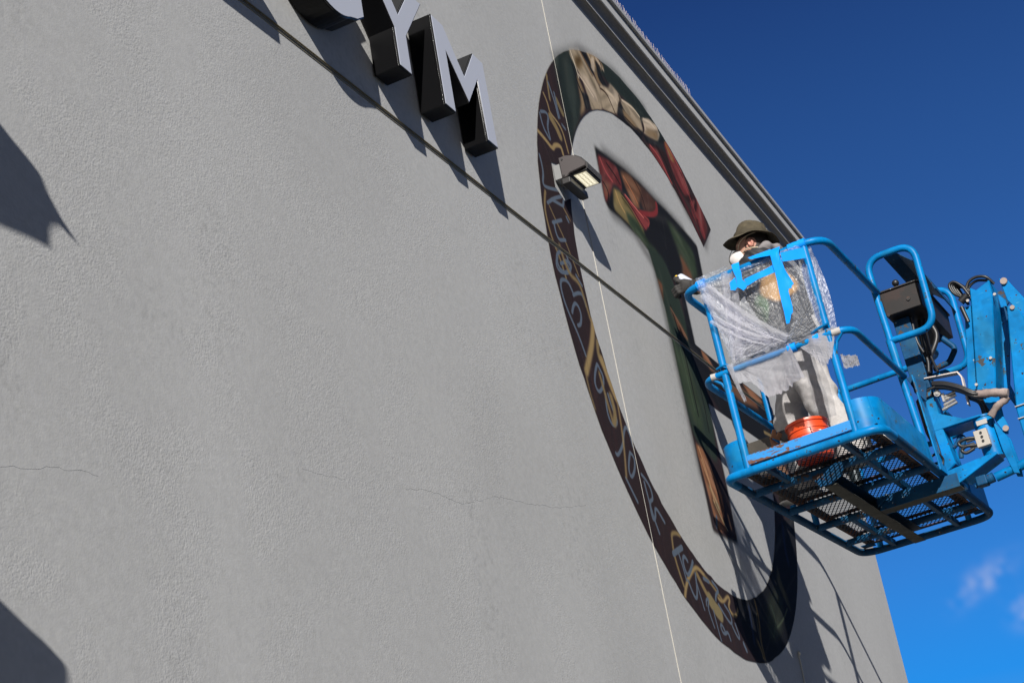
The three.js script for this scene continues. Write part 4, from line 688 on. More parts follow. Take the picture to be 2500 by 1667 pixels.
// ------------------------------------------------------------------ things in the platform (all in the lift's tilted axes)
function aboard(name, label, category, group) { return onLift(thing(name, label, category, group)); }
{
  // bucket
  const b = aboard('bucket', 'small orange plastic bucket on the platform floor behind the peeling sill', 'bucket');
  const org = phys({ color: new THREE.Color().setRGB(.78, .085, .012), roughness: .38, clearcoat: .2, clearcoatRoughness: .3, transmission: .35 });
  const pr = [[0, .004], [.096, .004], [.1, .01], [.106, .12], [.1085, .121], [.1085, .126], [.108, .15], [.112, .151], [.112, .158], [.109, .16], [.1105, .188], [.116, .189], [.1175, .196], [.116, .204], [.112, .206], [.108, .2], [.1, .02], [0, .014]].map(([x, y]) => new THREE.Vector2(x, y));
  const g = new THREE.LatheGeometry(pr, 48); g.translate(.285, .038, .405); mesh('tub', toCreasedNormals(g, .5), org, b);
  mesh('wire_handle', sweep(smooth([[.18, .19, .45], [.172, .165, .46], [.168, .15, .5], [.2, .14, .535], [.26, .16, .535], [.3, .19, .525]], 22), .0022, false, 6), M.steel, b);
  // carton
  const c = aboard('cardboard_box', 'open brown carton left of the orange bucket on the platform floor', 'carton');
  const card = std({ map: tiled(clothTex([150, 110, 78], .25), .3), roughness: .85 }), dark = std({ map: tiled(clothTex([58, 54, 48], .3), .3), roughness: .85 });
  mesh('side', box(.235, .239, .04, .232, .062, .206, .001), dark, c, 'dark side facing the near end');  // near side is darker than the other three
  mesh('side', box(.2391, .44, .04, .228, .202, .206, .001), card, c); mesh('side', box(.2391, .44, .04, .228, .062, .066, .001), card, c); mesh('side', box(.4401, .444, .04, .228, .062, .206, .001), card, c);
  mesh('flap', slab([[0, 0], [.1, .0], [.098, .04], [.06, .042], [.05, .016], [.03, .05], [.004, .045]], -.0015, .0015).rotateX(.5).rotateY(-.2).translate(.25, .226, .209), card, c, 'torn flap');
  mesh('bottom', box(.239, .44, .04, .044, .066, .2), card, c);
  // dark tray tipped between the carton and the bucket
  const l = aboard('black_tray', 'flat black tray tipped between the carton and the orange bucket', 'tray');
  const trayM = std({ color: new THREE.Color().setRGB(.022, .021, .02), roughness: .5 });
  { const q = [[.425, .30, .17], [.53, .347, .325], [.42, .262, .44], [.285, .19, .275]].map(V), n = q[1].clone().sub(q[0]).cross(q[3].clone().sub(q[0])).normalize().multiplyScalar(.004), up = q.map((p) => p.clone().add(n)), dn = q.map((p) => p.clone().sub(n)), pos = []; const quad = (...p) => { for (const i of [0, 1, 2, 0, 2, 3]) pos.push(p[i].x, p[i].y, p[i].z); };
    quad(...up); quad(dn[3], dn[2], dn[1], dn[0]); for (let i = 0; i < 4; i++) { const j = (i + 1) % 4; quad(dn[i], dn[j], up[j], up[i]); }
    const g2 = new THREE.BufferGeometry(); g2.setAttribute('position', new THREE.Float32BufferAttribute(pos, 3)); g2.computeVertexNormals(); mesh('sheet', boxUV(g2), trayM, l); mesh('rim', sweep(fillet(q, .012, true, 4), .0065, true, 8), std({ color: new THREE.Color().setRGB(.035, .034, .033), roughness: .4 }), l); }
  // spray cans standing on the floor
  const cols = [[.03, .028, .028], [.06, .05, .04], [.02, .03, .035], [.3, .29, .27]], nm = ['black', 'brown', 'dark green', 'pale'];
  [[.62, .6], [1.0, .3], [1.08, .38], [.55, .72]].forEach(([u, w], i) => {
    const t = aboard('spray_can', `${nm[i]} spray can standing on the platform floor, seen through the mesh`, 'spray can', null);
    const cg = new THREE.LatheGeometry([[0, 0], [.032, 0], [.033, .006], [.033, .15], [.03, .158], [.022, .166], [0, .168]].map(([x, y]) => new THREE.Vector2(x, y)), 22); cg.translate(u, .038, w); mesh('can', cg, std({ color: new THREE.Color().setRGB(...cols[i]), roughness: .35, metalness: .3 }), t);
    const cap = new THREE.CylinderGeometry(.011, .012, .022, 14); cap.translate(u, .2165, w); mesh('nozzle', cap, M.zinc, t);
  });
}
// ------------------------------------------------------------------ plastic sheeting over the near end
{
  const t = aboard('plastic_sheet', 'crinkled clear plastic sheet taped over the near end of the platform rail', 'plastic sheet');
  const film = phys({ color: new THREE.Color().setRGB(.93, .94, .96), transmission: .94, thickness: 0, roughness: .42, ior: 1.5, side: THREE.DoubleSide });
  const film2 = phys({ color: new THREE.Color().setRGB(.86, .86, .9), transmission: .92, thickness: 0, roughness: .66, ior: 1.5, side: THREE.DoubleSide });
  const film3 = phys({ color: new THREE.Color().setRGB(.52, .52, .56), transmission: .7, thickness: 0, roughness: .8, ior: 1.5, side: THREE.DoubleSide });
  const ridge = (x) => 1 - Math.abs(2 * (x - Math.floor(x)) - 1);
  // gathers: creases fan out from where the sheet is tied or taped
  const gathers = [[.2, .575, .020, 30, .42], [.5, .575, .017, 34, .38], [.13, 1.08, .016, 22, .36], [.66, .575, .012, 26, .3], [.58, 1.06, .009, 22, .3], [.74, 1.06, .010, 20, .34]];
  const crease = (w, v, s) => {
    let d = 0;
    for (const [gw, gv, amp, k, reach] of gathers) { const r = Math.hypot(w - gw, v - gv), a = Math.atan2(v - gv, w - gw), f = Math.exp(-((r / reach) ** 2)) * Math.min(1, r / .04); const c = 1 - Math.abs(2 * n3(a * k * .42, r * 5, gw * 50 + s, 3) - 1), c2 = 1 - Math.abs(2 * n3(a * k * 1.1, r * 9, gw * 50 + s, 14) - 1); d += amp * f * (.7 * (c * c - .4) + .4 * (c2 * c2 - .4)) * (.5 + .9 * n3(w * 9, v * 9, gw * 9 + s, 4)); }
    d += .010 * (n3(w * 16, v * 11, s, 5) - .5) + .007 * (n3(w * 42, v * 30, s, 6) - .5) + .0042 * (n3(w * 110, v * 70, s, 7) - .5) + .0022 * (n3(w * 230, v * 150, s, 13) - .5);
    return d;
  };
  // a sheet between four edge curves: outline given by functions of s (across) and t (down)
  function film_(nS, nT, at) {
    const g = new THREE.PlaneGeometry(1, 1, nS, nT), p = g.attributes.position;
    for (let i = 0; i < p.count; i++) { const q = at(p.getX(i) + .5, .5 - p.getY(i)); p.setXYZ(i, q[0], q[1], q[2]); }
    g.computeVertexNormals(); return g;
  }
  const lerpPts = (pts, s) => { const x = s * (pts.length - 1), i = Math.min(pts.length - 2, Math.floor(x)), f = x - i; return [mixn(pts[i][0], pts[i + 1][0], f), mixn(pts[i][1], pts[i + 1][1], f)]; };
  // main panel (w, v)
  const top = [[.1, 1.1], [.2, 1.128], [.3, 1.122], [.44, 1.118], [.58, 1.118], [.68, 1.115], [.75, 1.1]], bot = [[.19, .575], [.3, .58], [.42, .576], [.54, .577], [.64, .58], [.74, .6]], lft = [[.1, 1.1], [.12, 1.0], [.155, .85], [.17, .72], [.19, .575]], rgt = [[.75, 1.1], [.762, .95], [.765, .75], [.74, .6]];
  const coons = (s, q) => { const a = lerpPts(top, s), b = lerpPts(bot, s), c = lerpPts(lft, q), d = lerpPts(rgt, q), P = [top[0], top[6], bot[0], bot[5]]; return [0, 1].map((k) => (1 - q) * a[k] + q * b[k] + (1 - s) * c[k] + s * d[k] - ((1 - s) * (1 - q) * P[0][k] + s * (1 - q) * P[1][k] + (1 - s) * q * P[2][k] + s * q * P[3][k])); };
  mesh('main_panel', film_(420, 320, (s, q) => { const [w, v] = coons(s, q), over = clamp((v - 1.085) / .04); const inside = w > .68 ? .045 * step2(.68, .74, w) : 0; return [-.03 + crease(w, v, 1) + inside + over * .05 + .012 * Math.sin(s * 5) * q * (1 - q) * 4, v, w]; }), film, t);
  // second, bunched layer at the upper left and along the right post
  mesh('bunched_layer', film_(120, 120, (s, q) => { const w = mixn(mixn(.11, .2, q), mixn(.3, .24, q), s), v = mixn(1.125, .62 + .1 * s, q); return [-.046 + crease(w + .03, v + .02, 9) * 1.25, v, w]; }), film, t, 'bunched layer of plastic at the left post');
  mesh('bunched_layer', film_(90, 110, (s, q) => { const w = mixn(.66, mixn(.738, .765, Math.sin(q * 2.6)), s), v = mixn(1.09, .6, q); return [.045 + .03 * s + crease(w, v, 12) * .6, v, w]; }), film, t, 'loose layer of plastic behind the right post');
  mesh('milky_layer', film_(200, 200, (s, q) => { const w = mixn(mixn(.13, .2, q), mixn(.2 + .1 * q, .5, q * q), s), v = mixn(1.06, .585, q); return [-.04 + crease(w + .01, v, 15) * 1.1, v, w]; }), film2, t, 'milky folded layer at the lower left');
  const band = (A, B, w0, w1, k) => film_(110, 30, (s, q) => { const w = mixn(A[0], B[0], s), v = mixn(A[1], B[1], s), h = mixn(w0, w1, s) * (q - .5), dx = B[0] - A[0], dy = B[1] - A[1], l = Math.hypot(dx, dy), W2 = w - dy / l * h, V2 = v + dx / l * h - .03 * Math.sin(s * Math.PI); return [-.05 - .012 * Math.sin(q * 9 + s * 3) + .7 * crease(W2, V2, k), V2, W2]; });
  mesh('diagonal_fold', band([.14, 1.03], [.52, .6], .10, .05, 41), film2, t, 'white diagonal fold of doubled plastic'); mesh('diagonal_fold', band([.3, 1.08], [.23, .6], .09, .06, 43), film2, t, 'white upright fold of doubled plastic'); mesh('diagonal_fold', band([.15, .86], [.44, .62], .05, .06, 45), film2, t);
  // flaps hanging below the middle rail
  const ragged = (s, k) => .02 * (n3(s * 26, k, 0, 8) - .5) + .01 * (n3(s * 70, k, 0, 9) - .5);
  const fl = (wT, wB, vB, sd, lean) => film_(80, 60, (s, q) => { const w = mixn(mixn(wT[0], wT[1], s), mixn(wB[0], wB[1], s), q), vb = lerpPts(vB.map((v, i) => [v, 0]), s)[0] + ragged(s, sd), v = mixn(.585, vb, q); return [-.02 - lean * q * q + .6 * crease(w, v, sd) * (.25 + .3 * q) + .05 * (n3(w * 9, v * 6, sd, 11) - .5) + .012 * (n3(w * 30, v * 24, sd, 12) - .5), v, w]; });
  mesh('hanging_flap', fl([.175, .51], [.2, .56], [.47, .45, .33, .33, .35, .36], 21, .03), film3, t, 'milky flap hanging below the middle rail');
  mesh('hanging_flap', fl([.53, .76], [.6, .72], [.5, .44, .385, .4, .43], 23, .02), film3, t, 'torn flap right of the gap');
  mesh('hanging_flap', fl([.16, .19], [.2, .215], [.37, .37], 25, 0), film3, t, 'thin torn ribbon');
  mesh('hanging_flap', film_(40, 30, (s, q) => { const w = mixn(.75, .835, s), v = mixn(.432 - .045 * s, .355 - .02 * s, q) + ragged(s + q, 31) * .8; return [.0 - .02 * s + .6 * crease(w, v, 31), v, w]; }), film3, t, 'loose tail blowing out beside the right post');
  mesh('rolled_edge', [sweep(smooth([[.0, .562, .16], [-.002, .562, .25], [0, .56, .35], [-.002, .562, .46], [0, .56, .495]], 40), (q) => .0215 + .005 * n3(q * 30, 2, 0), false, 12)], film, t, 'plastic rolled round the middle rail');
}
// strips of blue masking tape
{
  const tape = phys({ color: new THREE.Color().setRGB(.001, .25, .80), roughness: .6, specularIntensity: .35 });
  const strip = (label, wv, off = .012) => {
    const s = aboard('masking_tape', label, 'tape', 'strips of blue tape on the plastic'), poly = wv.map(([w, v]) => [-w, v]);
    const sh = new THREE.Shape(poly.map((p) => new THREE.Vector2(...p))), g0 = new THREE.ExtrudeGeometry(sh, { depth: .0012, bevelEnabled: false }); g0.rotateY(Math.PI / 2); g0.translate(-.055 - off, 0, 0);
    const g = tess(g0), p = g.attributes.position; for (let i = 0; i < p.count; i++) p.setX(i, p.getX(i) + .009 * (n3(p.getZ(i) * 24, p.getY(i) * 18, off * 99, 2) - .5) + .04 * clamp((p.getY(i) - 1.07) / .05)); g.computeVertexNormals();
    mesh('tape', g, tape, s);
  };
  function tess(g) { let pos = [...(g.index ? g.toNonIndexed() : g).attributes.position.array]; for (let k = 0; k < 3; k++) { const o = []; for (let i = 0; i < pos.length; i += 9) { const a = pos.slice(i, i + 3), b = pos.slice(i + 3, i + 6), c = pos.slice(i + 6, i + 9), m = (x, y) => x.map((v, j) => (v + y[j]) / 2), ab = m(a, b), bc = m(b, c), ca = m(c, a); o.push(...a, ...ab, ...ca, ...ab, ...b, ...bc, ...ca, ...bc, ...c, ...ab, ...bc, ...ca); } pos = o; } const n = new THREE.BufferGeometry(); n.setAttribute('position', new THREE.Float32BufferAttribute(pos, 3)); const w = mergeVertices(n, 1e-5); w.computeVertexNormals(); return w; }
  strip('long ragged blue tape strip running down the plastic near the right post', [[.555, 1.12], [.605, 1.118], [.603, 1.04], [.61, .96], [.635, .865], [.622, .858], [.618, .845], [.604, .848], [.598, .835], [.597, .745], [.592, .715], [.578, .705], [.572, .69], [.557, .665], [.541, .668], [.546, .74], [.553, .92]], .02);
  strip('blue tape strip along the rail at the upper right of the plastic', [[.607, 1.065], [.7, 1.05], [.735, 1.04], [.735, .98], [.69, .99], [.605, 1.012]], .012);
  strip('slanting blue tape strip across the middle of the plastic', [[.38, 1.0], [.45, 1.003], [.553, 1.015], [.552, .97], [.46, .968], [.39, .955]], .012);
  strip('short blue tape strip folded down from the rail at the left', [[.325, 1.122], [.368, 1.122], [.378, 1.04], [.372, 1.0], [.392, .965], [.385, .945], [.365, .935], [.35, .955], [.338, .965], [.342, 1.03]], .02);
  strip('crumpled blue tape patch at the left below the rail', [[.3, 1.01], [.336, 1.03], [.338, .97], [.32, .955], [.296, .968]], .016);
  strip('blue tape wrapped along the top rail over the plastic', [[.42, 1.128], [.552, 1.126], [.553, 1.07], [.5, 1.09], [.44, 1.105]], .016);
  const cyl = (label, a, b, r, n) => { const s = aboard('masking_tape', label, 'tape', 'strips of blue tape on the plastic'); mesh('tape', sweep(smooth([a, [(a[0] + b[0]) / 2, (a[1] + b[1]) / 2, (a[2] + b[2]) / 2 + .001], b], 14), (q) => r + .003 * n3(q * 9, n, 0), false, 14), tape, s); };
  cyl('blue tape wrapped round the top rail at its left corner', [.004, HR, .1], [-.002, HR, .15], .0275, 1);
  cyl('blue tape wrapped round the middle rail between the two flaps', [0, .56, .495], [0, .56, .54], .0235, 2);
  cyl('blue tape wrapped round the middle rail beside the right post', [0, .56, .64], [0, .56, .672], .0245, 3);
  cyl('blue tape wrapped round the top rail above the right post', [-.003, HR, .64], [0, HR, .735], .0262, 4);
}
// ------------------------------------------------------------------ person: distance fields meshed with surface nets
function nets(lo, hi, cell, f, colour) {
  const n = [0, 1, 2].map((k) => Math.ceil((hi[k] - lo[k]) / cell) + 1), [nx, ny, nz] = n, val = new Float32Array(nx * ny * nz);
  for (let k = 0, o = 0; k < nz; k++) for (let j = 0; j < ny; j++) for (let i = 0; i < nx; i++, o++) val[o] = f(lo[0] + i * cell, lo[1] + j * cell, lo[2] + k * cell);
  const id = new Int32Array(nx * ny * nz).fill(-1), pos = [], idx = [], at = (i, j, k) => i + nx * (j + ny * k);
  for (let k = 0; k < nz - 1; k++) for (let j = 0; j < ny - 1; j++) for (let i = 0; i < nx - 1; i++) {
    const c = [0, 1, 2, 3, 4, 5, 6, 7].map((q) => val[at(i + (q & 1), j + ((q >> 1) & 1), k + (q >> 2))]); let m = 0; for (let q = 0; q < 8; q++) if (c[q] < 0) m |= 1 << q; if (m === 0 || m === 255) continue;
    let x = 0, y = 0, z = 0, cnt = 0;
    for (let a = 0; a < 8; a++) for (const bit of [1, 2, 4]) { const b = a | bit; if (b === a || (c[a] < 0) === (c[b] < 0)) continue; const t = c[a] / (c[a] - c[b]); x += (a & 1) + (bit === 1 ? t : 0); y += ((a >> 1) & 1) + (bit === 2 ? t : 0); z += (a >> 2) + (bit === 4 ? t : 0); cnt++; }
    id[at(i, j, k)] = pos.length / 3; pos.push(lo[0] + (i + x / cnt) * cell, lo[1] + (j + y / cnt) * cell, lo[2] + (k + z / cnt) * cell);
  }
  const quad = (a, b, c, d, flip) => { if (a < 0 || b < 0 || c < 0 || d < 0) return; flip ? idx.push(a, c, b, a, d, c) : idx.push(a, b, c, a, c, d); };
  for (let k = 1; k < nz - 1; k++) for (let j = 1; j < ny - 1; j++) for (let i = 1; i < nx - 1; i++) {
    const s = val[at(i, j, k)] < 0;
    if (s !== val[at(i + 1, j, k)] < 0) quad(id[at(i, j - 1, k - 1)], id[at(i, j, k - 1)], id[at(i, j, k)], id[at(i, j - 1, k)], !s);
    if (s !== val[at(i, j + 1, k)] < 0) quad(id[at(i - 1, j, k - 1)], id[at(i - 1, j, k)], id[at(i, j, k)], id[at(i, j, k - 1)], !s);
    if (s !== val[at(i, j, k + 1)] < 0) quad(id[at(i - 1, j - 1, k)], id[at(i, j - 1, k)], id[at(i, j, k)], id[at(i - 1, j, k)], !s);
  }
  const nor = [], e = cell * .5; for (let i = 0; i < pos.length; i += 3) { const [x, y, z] = [pos[i], pos[i + 1], pos[i + 2]], v = new THREE.Vector3(f(x + e, y, z) - f(x - e, y, z), f(x, y + e, z) - f(x, y - e, z), f(x, y, z + e) - f(x, y, z - e)).normalize(); nor.push(v.x, v.y, v.z); }
  const g = new THREE.BufferGeometry(); g.setAttribute('position', new THREE.Float32BufferAttribute(pos, 3)); g.setAttribute('normal', new THREE.Float32BufferAttribute(nor, 3)); g.setIndex(idx);
  if (colour) { const c = []; for (let i = 0; i < pos.length; i += 3) c.push(...colour(pos[i], pos[i + 1], pos[i + 2], nor[i], nor[i + 1], nor[i + 2])); g.setAttribute('color', new THREE.Float32BufferAttribute(c, 3)); }
  return boxUV(g);
}
const smin = (a, b, k) => { const h = Math.max(k - Math.abs(a - b), 0) / k; return Math.min(a, b) - h * h * k * .25; };
// tapered capsule from A (radius a) to B (radius b)
function cap(x, y, z, A, B, a, b) { const dx = B[0] - A[0], dy = B[1] - A[1], dz = B[2] - A[2], t = clamp(((x - A[0]) * dx + (y - A[1]) * dy + (z - A[2]) * dz) / (dx * dx + dy * dy + dz * dz)); return Math.hypot(x - A[0] - t * dx, y - A[1] - t * dy, z - A[2] - t * dz) - mixn(a, b, t); }
function ell(x, y, z, C, r) { const a = (x - C[0]) / r[0], b = (y - C[1]) / r[1], c = (z - C[2]) / r[2], k = Math.hypot(a, b, c); return (k - 1) * Math.min(r[0], r[1], r[2]); }
const join = (k, ...d) => d.reduce((a, b) => smin(a, b, k));
{
  const p = aboard('person', 'person in a khaki bucket hat and respirator, spraying the mural from the raised platform', 'person');
  const J = { pel: [.71, .9, .37], hl: [.625, .88, .375], hr: [.79, .88, .33], kl: [.6, .49, .43], kr: [.83, .49, .17], al: [.6, .12, .515], ar: [.84, .12, .17], tl: [.595, .075, .40], tr: [.85, .075, .045],
    ab: [.71, 1.06, .345], ch: [.71, 1.27, .305], nk: [.71, 1.43, .28], hd: [.712, 1.552, .246], sl: [.545, 1.375, .30], sr: [.875, 1.385, .255], el: [.5, 1.205, .075], er: [.93, 1.13, .33], wl: [.575, 1.386, -.1], wr: [.86, 1.03, .12] };
  // the left hand closed round the can, its back to the open side; knuckles stacked upright, fingers curling round to the far side
  const can = [.602, 1.425, -.2], palm = [[[.577, 1.388, -.11], [.568, 1.438, -.168], .030, .019], [[.577, 1.384, -.11], [.569, 1.398, -.172], .030, .019], [[.585, 1.40, -.12], [.58, 1.42, -.165], .026, .022]], F = [];
  for (let k = 0; k < 4; k++) { const v = 1.4405 - k * .0185, l = [.036, .042, .039, .031][k], r0 = .0098 - .0006 * k, a = [.565, v, -.176 + .004 * k], b = [.563, v + .003, -.178 - l], c = [.588, v + .002, -.249 + .003 * Math.abs(k - 1)], d = [.617, v + .001, -.243 + .004 * k]; if (k) F.push([a, b, r0 + .0012, r0], [b, c, r0, r0 * .96], [c, d, r0 * .96, r0 * .84]); else F.push([a, [.566, 1.466, -.205], .0105, .0095], [[.566, 1.466, -.205], [.58, 1.489, -.218], .0095, .009], [[.58, 1.489, -.218], [.6, 1.497, -.203], .009, .008]); }
  const thumb = [[[.588, 1.418, -.135], [.617, 1.443, -.15], .0135, .0115], [[.617, 1.443, -.15], [.634, 1.452, -.182], .0115, .0095]];
  const handF = (x, y, z, gr = 0) => { let d = 9; for (const [A, B, a, b] of palm) d = smin(d, cap(x, y, z, A, B, a, b), .02); for (const [A, B, a, b] of [...F, ...thumb]) d = smin(d, cap(x, y, z, A, B, a, b), .005); return d - gr; };
  const restHand = [[[.86, 1.02, .1], [.865, 1.01, .035], .03, .026], [[.865, 1.01, .035], [.868, .985, -.0], .012, .009], [[.847, 1.01, .035], [.849, .983, .003], .012, .009], [[.883, 1.01, .035], [.887, .987, .004], .011, .008], [[.899, 1.01, .04], [.905, .988, .014], .01, .008], [[.835, 1.02, .065], [.823, 1.005, .04], .012, .01]];
  // head: own axes, +z is forward (towards the wall), tipped down a little
  const yaw = -.12, pit = .02, cy = Math.cos(yaw), sy = Math.sin(yaw), cp = Math.cos(pit), sp = Math.sin(pit);
  const toHead = (x, y, z) => { const a = x - J.hd[0], b = y - J.hd[1], c = -(z - J.hd[2]); const xa = cy * a - sy * c, za = sy * a + cy * c; return [xa, cp * b + sp * za, -sp * b + cp * za]; };
  const headF = (x, y, z) => {
    const [a, b, c] = toHead(x, y, z), s = Math.abs(a);
    let d = ell(a, b, c, [0, .028, -.012], [.076, .092, .096]);
    d = smin(d, ell(a, b, c, [0, -.045, .032], [.056, .066, .062]), .04);
    d = smin(d, cap(a, b, c, [0, .018, .084], [0, -.02, .104], .009, .014), .018);
    d = smin(d, cap(a, b, c, [0, -.1, .06], [0, -.095, .05], .016, .02), .02);
    d = smin(d, cap(s, b, c, [.015, .036, .08], [.045, .034, .068], .009, .009), .014);
    d = -smin(-d, ell(s, b, c, [.032, .012, .088], [.018, .012, .014]), .012);
    d = smin(d, ell(s, b, c, [.032, .012, .073], [.0125, .0125, .0125]), .003);
    d = smin(d, ell(a, b, c, [0, -.055, .092], [.024, .009, .012]), .008);
    // ears with a rim and hollow
    const ea = Math.max(ell(s, b, c, [.08, .002, -.012], [.012, .029, .018]), -ell(s, b, c, [.091, .003, -.009], [.008, .019, .010])); d = smin(d, ea, .008);
    return d;
  };
  const bodyF = (x, y, z) => join(.05,
    cap(x, y, z, J.pel, J.ab, .125, .115), cap(x, y, z, J.ab, J.ch, .115, .135), cap(x, y, z, [.62, 1.34, .3], [.80, 1.345, .28], .085, .085), cap(x, y, z, J.ch, J.nk, .11, .06), cap(x, y, z, J.nk, [.711, 1.51, .262], .056, .053),
    cap(x, y, z, J.hl, J.kl, .085, .055), cap(x, y, z, J.kl, J.al, .052, .036), cap(x, y, z, J.hr, J.kr, .085, .055), cap(x, y, z, J.kr, J.ar, .052, .036), cap(x, y, z, J.al, J.tl, .036, .028), cap(x, y, z, J.ar, J.tr, .036, .028),
    cap(x, y, z, J.sl, J.el, .056, .042), cap(x, y, z, J.el, J.wl, .041, .027), cap(x, y, z, J.sr, J.er, .056, .042), cap(x, y, z, J.er, J.wr, .041, .027));
  const skin = std({ vertexColors: true, roughness: .55 });
  const skinC = (x, y, z) => { const [a, b, c] = toHead(x, y, z); const hair = c < .03 - .5 * Math.max(0, b) && b > -.045 + .5 * Math.max(0, c + .03) && Math.hypot(Math.abs(a) - .085, b, c + .01) > .036 || b > .06; const red = Math.exp(-((Math.hypot(Math.abs(a) - .085, b, c + .01) / .03) ** 2)); const n = .9 + .2 * n3(x * 90, y * 90, z * 90, 3); return hair && y > 1.46 ? [.022 * n, .014 * n, .010 * n] : [mixn(.42, .47, red) * n, mixn(.235, .19, red) * n, mixn(.17, .14, red) * n]; };
  const hb = nets([.6, 1.42, .07], [.83, 1.72, .39], .0042, (x, y, z) => smin(headF(x, y, z), bodyF(x, y, z), .03), skinC);
  const bb = nets([.38, .02, -.02], [1.0, 1.5, .62], .013, (x, y, z) => smin(smin(bodyF(x, y, z), headF(x, y, z), .03), Math.min(...restHand.map(([A, B, a, b]) => cap(x, y, z, A, B, a, b))), .015), skinC);
  const fb = nets([.5, 1.3, -.28], [.67, 1.53, .03], .0035, (x, y, z) => smin(handF(x, y, z), cap(x, y, z, J.el, J.wl, .041, .027), .02), () => [.4, .22, .16]);
  const strip = (g) => (g.index ? g.toNonIndexed() : g);
  const all = mergeGeometries([strip(hb), strip(bb), strip(fb)]);
  mesh('body', all, skin, p);
  // trousers: loose grey fleece, bunched at the knee and hem
  const fold = (x, y, z, s) => .009 * (n3(x * 13, y * 22 + z * 9, z * 13, s) - .5) + .004 * (n3(x * 42, y * 34, z * 42, s + 1) - .5);
  const crossFold = (x, y, z, K) => { const t = (y - K[1]); return .006 * Math.exp(-((t / .16) ** 2)) * Math.sin(t * 48 + (z - K[2]) * 40 + x * 14); };
  const legF = (x, y, z) => { const l = join(.03, cap(x, y, z, J.hl, J.kl, .118, .093), cap(x, y, z, J.kl, [.6, .13, .515], .093, .088)) - crossFold(x, y, z, J.kl) * .9, r = join(.03, cap(x, y, z, J.hr, J.kr, .118, .09), cap(x, y, z, J.kr, [.84, .13, .17], .09, .084)) - crossFold(x, y, z, J.kr) * .9; return Math.max(join(.03, l, r, cap(x, y, z, [.71, .9, .37], [.71, 1.0, .355], .145, .14)) - fold(x, y, z, 7), y - 1.03, .075 - y); };
  mesh('trousers', nets([.42, .05, .02], [1.0, 1.05, .66], .0105, legF), std({ map: tiled(clothTex([172, 168, 165], .3, 240), .25), bumpMap: tiled(weaveTex, .12), bumpScale: .0006, roughness: .95 }), p, 'loose light grey trousers');
  // jacket with sleeves
  const sleeveWr = (x, y, z, A) => .006 * Math.sin(60 * ((x - A[0]) + (y - A[1]) * 1.1 + (z - A[2]) * 1.3) + 6 * n3(x * 12, y * 12, z * 12, 4));
  const jacketF = (x, y, z) => Math.max(join(.05,
    cap(x, y, z, [.62, .84, .375], [.65, 1.02, .35], .15, .125), cap(x, y, z, [.79, .84, .36], [.77, 1.02, .34], .15, .125), cap(x, y, z, J.ab, J.ch, .15, .165), cap(x, y, z, [.6, 1.345, .305], [.82, 1.35, .28], .105, .105), cap(x, y, z, J.ch, [.71, 1.44, .27], .14, .085),
    cap(x, y, z, J.sl, J.el, .08, .066) - sleeveWr(x, y, z, J.el), cap(x, y, z, J.el, [.568, 1.378, -.065], .064, .044), cap(x, y, z, J.sr, J.er, .082, .066) - sleeveWr(x, y, z, J.er), cap(x, y, z, J.er, [.865, 1.04, .15], .066, .046)) - fold(x, y, z, 15) * 1.4, 0.77 - y + .03 * n3(x * 9, 0, z * 9, 2), z < -.07 ? -.07 - z : -1, cap(x, y, z, J.nk, [.712, 1.62, .2], .06, .08) * -1);
  const jc = (x, y, z) => { const n = n3(x * 11, y * 11, z * 11, 9), tan = Math.exp(-(((y - 1.2) / .1) ** 2 + ((z - .38) / .1) ** 2)) * (x < .66 ? 1 : 0), gr = Math.exp(-(((y - 1.09) / .09) ** 2 + ((z - .24) / .07) ** 2)) * (x < .7 ? 1 : 0); const t = step2(.3, .5, tan + .25 * (n - .5)), g = step2(.35, .55, gr + .25 * (n - .5)); let c = [.020, .020, .022]; c = c.map((v, i) => mixn(v, [.07, .13, .06][i], g)); return c.map((v, i) => mixn(v, [.42, .24, .09][i], t)); };
  mesh('jacket', nets([.34, .72, -.16], [1.06, 1.53, .6], .0105, jacketF, jc), std({ vertexColors: true, bumpMap: tiled(weaveTex, .2), bumpScale: .0008, roughness: .7 }), p, 'black jacket with tan and green patches');
  // collar and the grey hood folded behind the neck
  const colF = (x, y, z) => { const r = Math.hypot((x - .711) / 1.08, (z - .262)); const h = 1.408 + .015 * Math.sin((x + z) * 30); return Math.hypot(r - .083 - .006 * Math.sin(y * 160 + x * 40), (y - h) * .62) - .024 + .006 * n3(x * 30, y * 50, z * 30, 3); };
  mesh('collar', nets([.57, 1.32, .12], [.85, 1.5, .41], .0065, colF), std({ color: new THREE.Color().setRGB(.018, .018, .02), roughness: .55 }), p, 'puffy black collar');
  const hoodF = (x, y, z) => { const dx = (x - .711) / 1.15, dz = z - .275, r = Math.hypot(dx, dz), back = clamp((dz + .02) / .09); return Math.max(Math.hypot(r - .105 - .012 * back, (y - 1.452 - .022 * back + .01 * (1 - back)) * .85) - .016 - .014 * back + .007 * Math.sin(x * 55 + z * 42) + .006 * n3(x * 26, y * 40, z * 26, 5), -(dz + .05)); };
  mesh('hood', nets([.53, 1.37, .18], [.89, 1.58, .46], .0065, hoodF), std({ map: tiled(clothTex([118, 114, 115], .3, 220), .2), roughness: .95 }), p, 'grey hood folded behind the neck');
  // hat
  const felt = std({ map: tiled(clothTex([72, 65, 50], .5, 260), .22), bumpMap: tiled(weaveTex, .1), bumpScale: .0006, roughness: .92 });
  const hat = new THREE.Group(); hat.name = 'hat'; hat.userData.label = 'khaki bucket hat with a drooping brim'; hat.position.set(J.hd[0], J.hd[1] + .074, J.hd[2] + .012); hat.rotation.set(.2, .1, .03); hat.scale.setScalar(.93); p.add(hat);
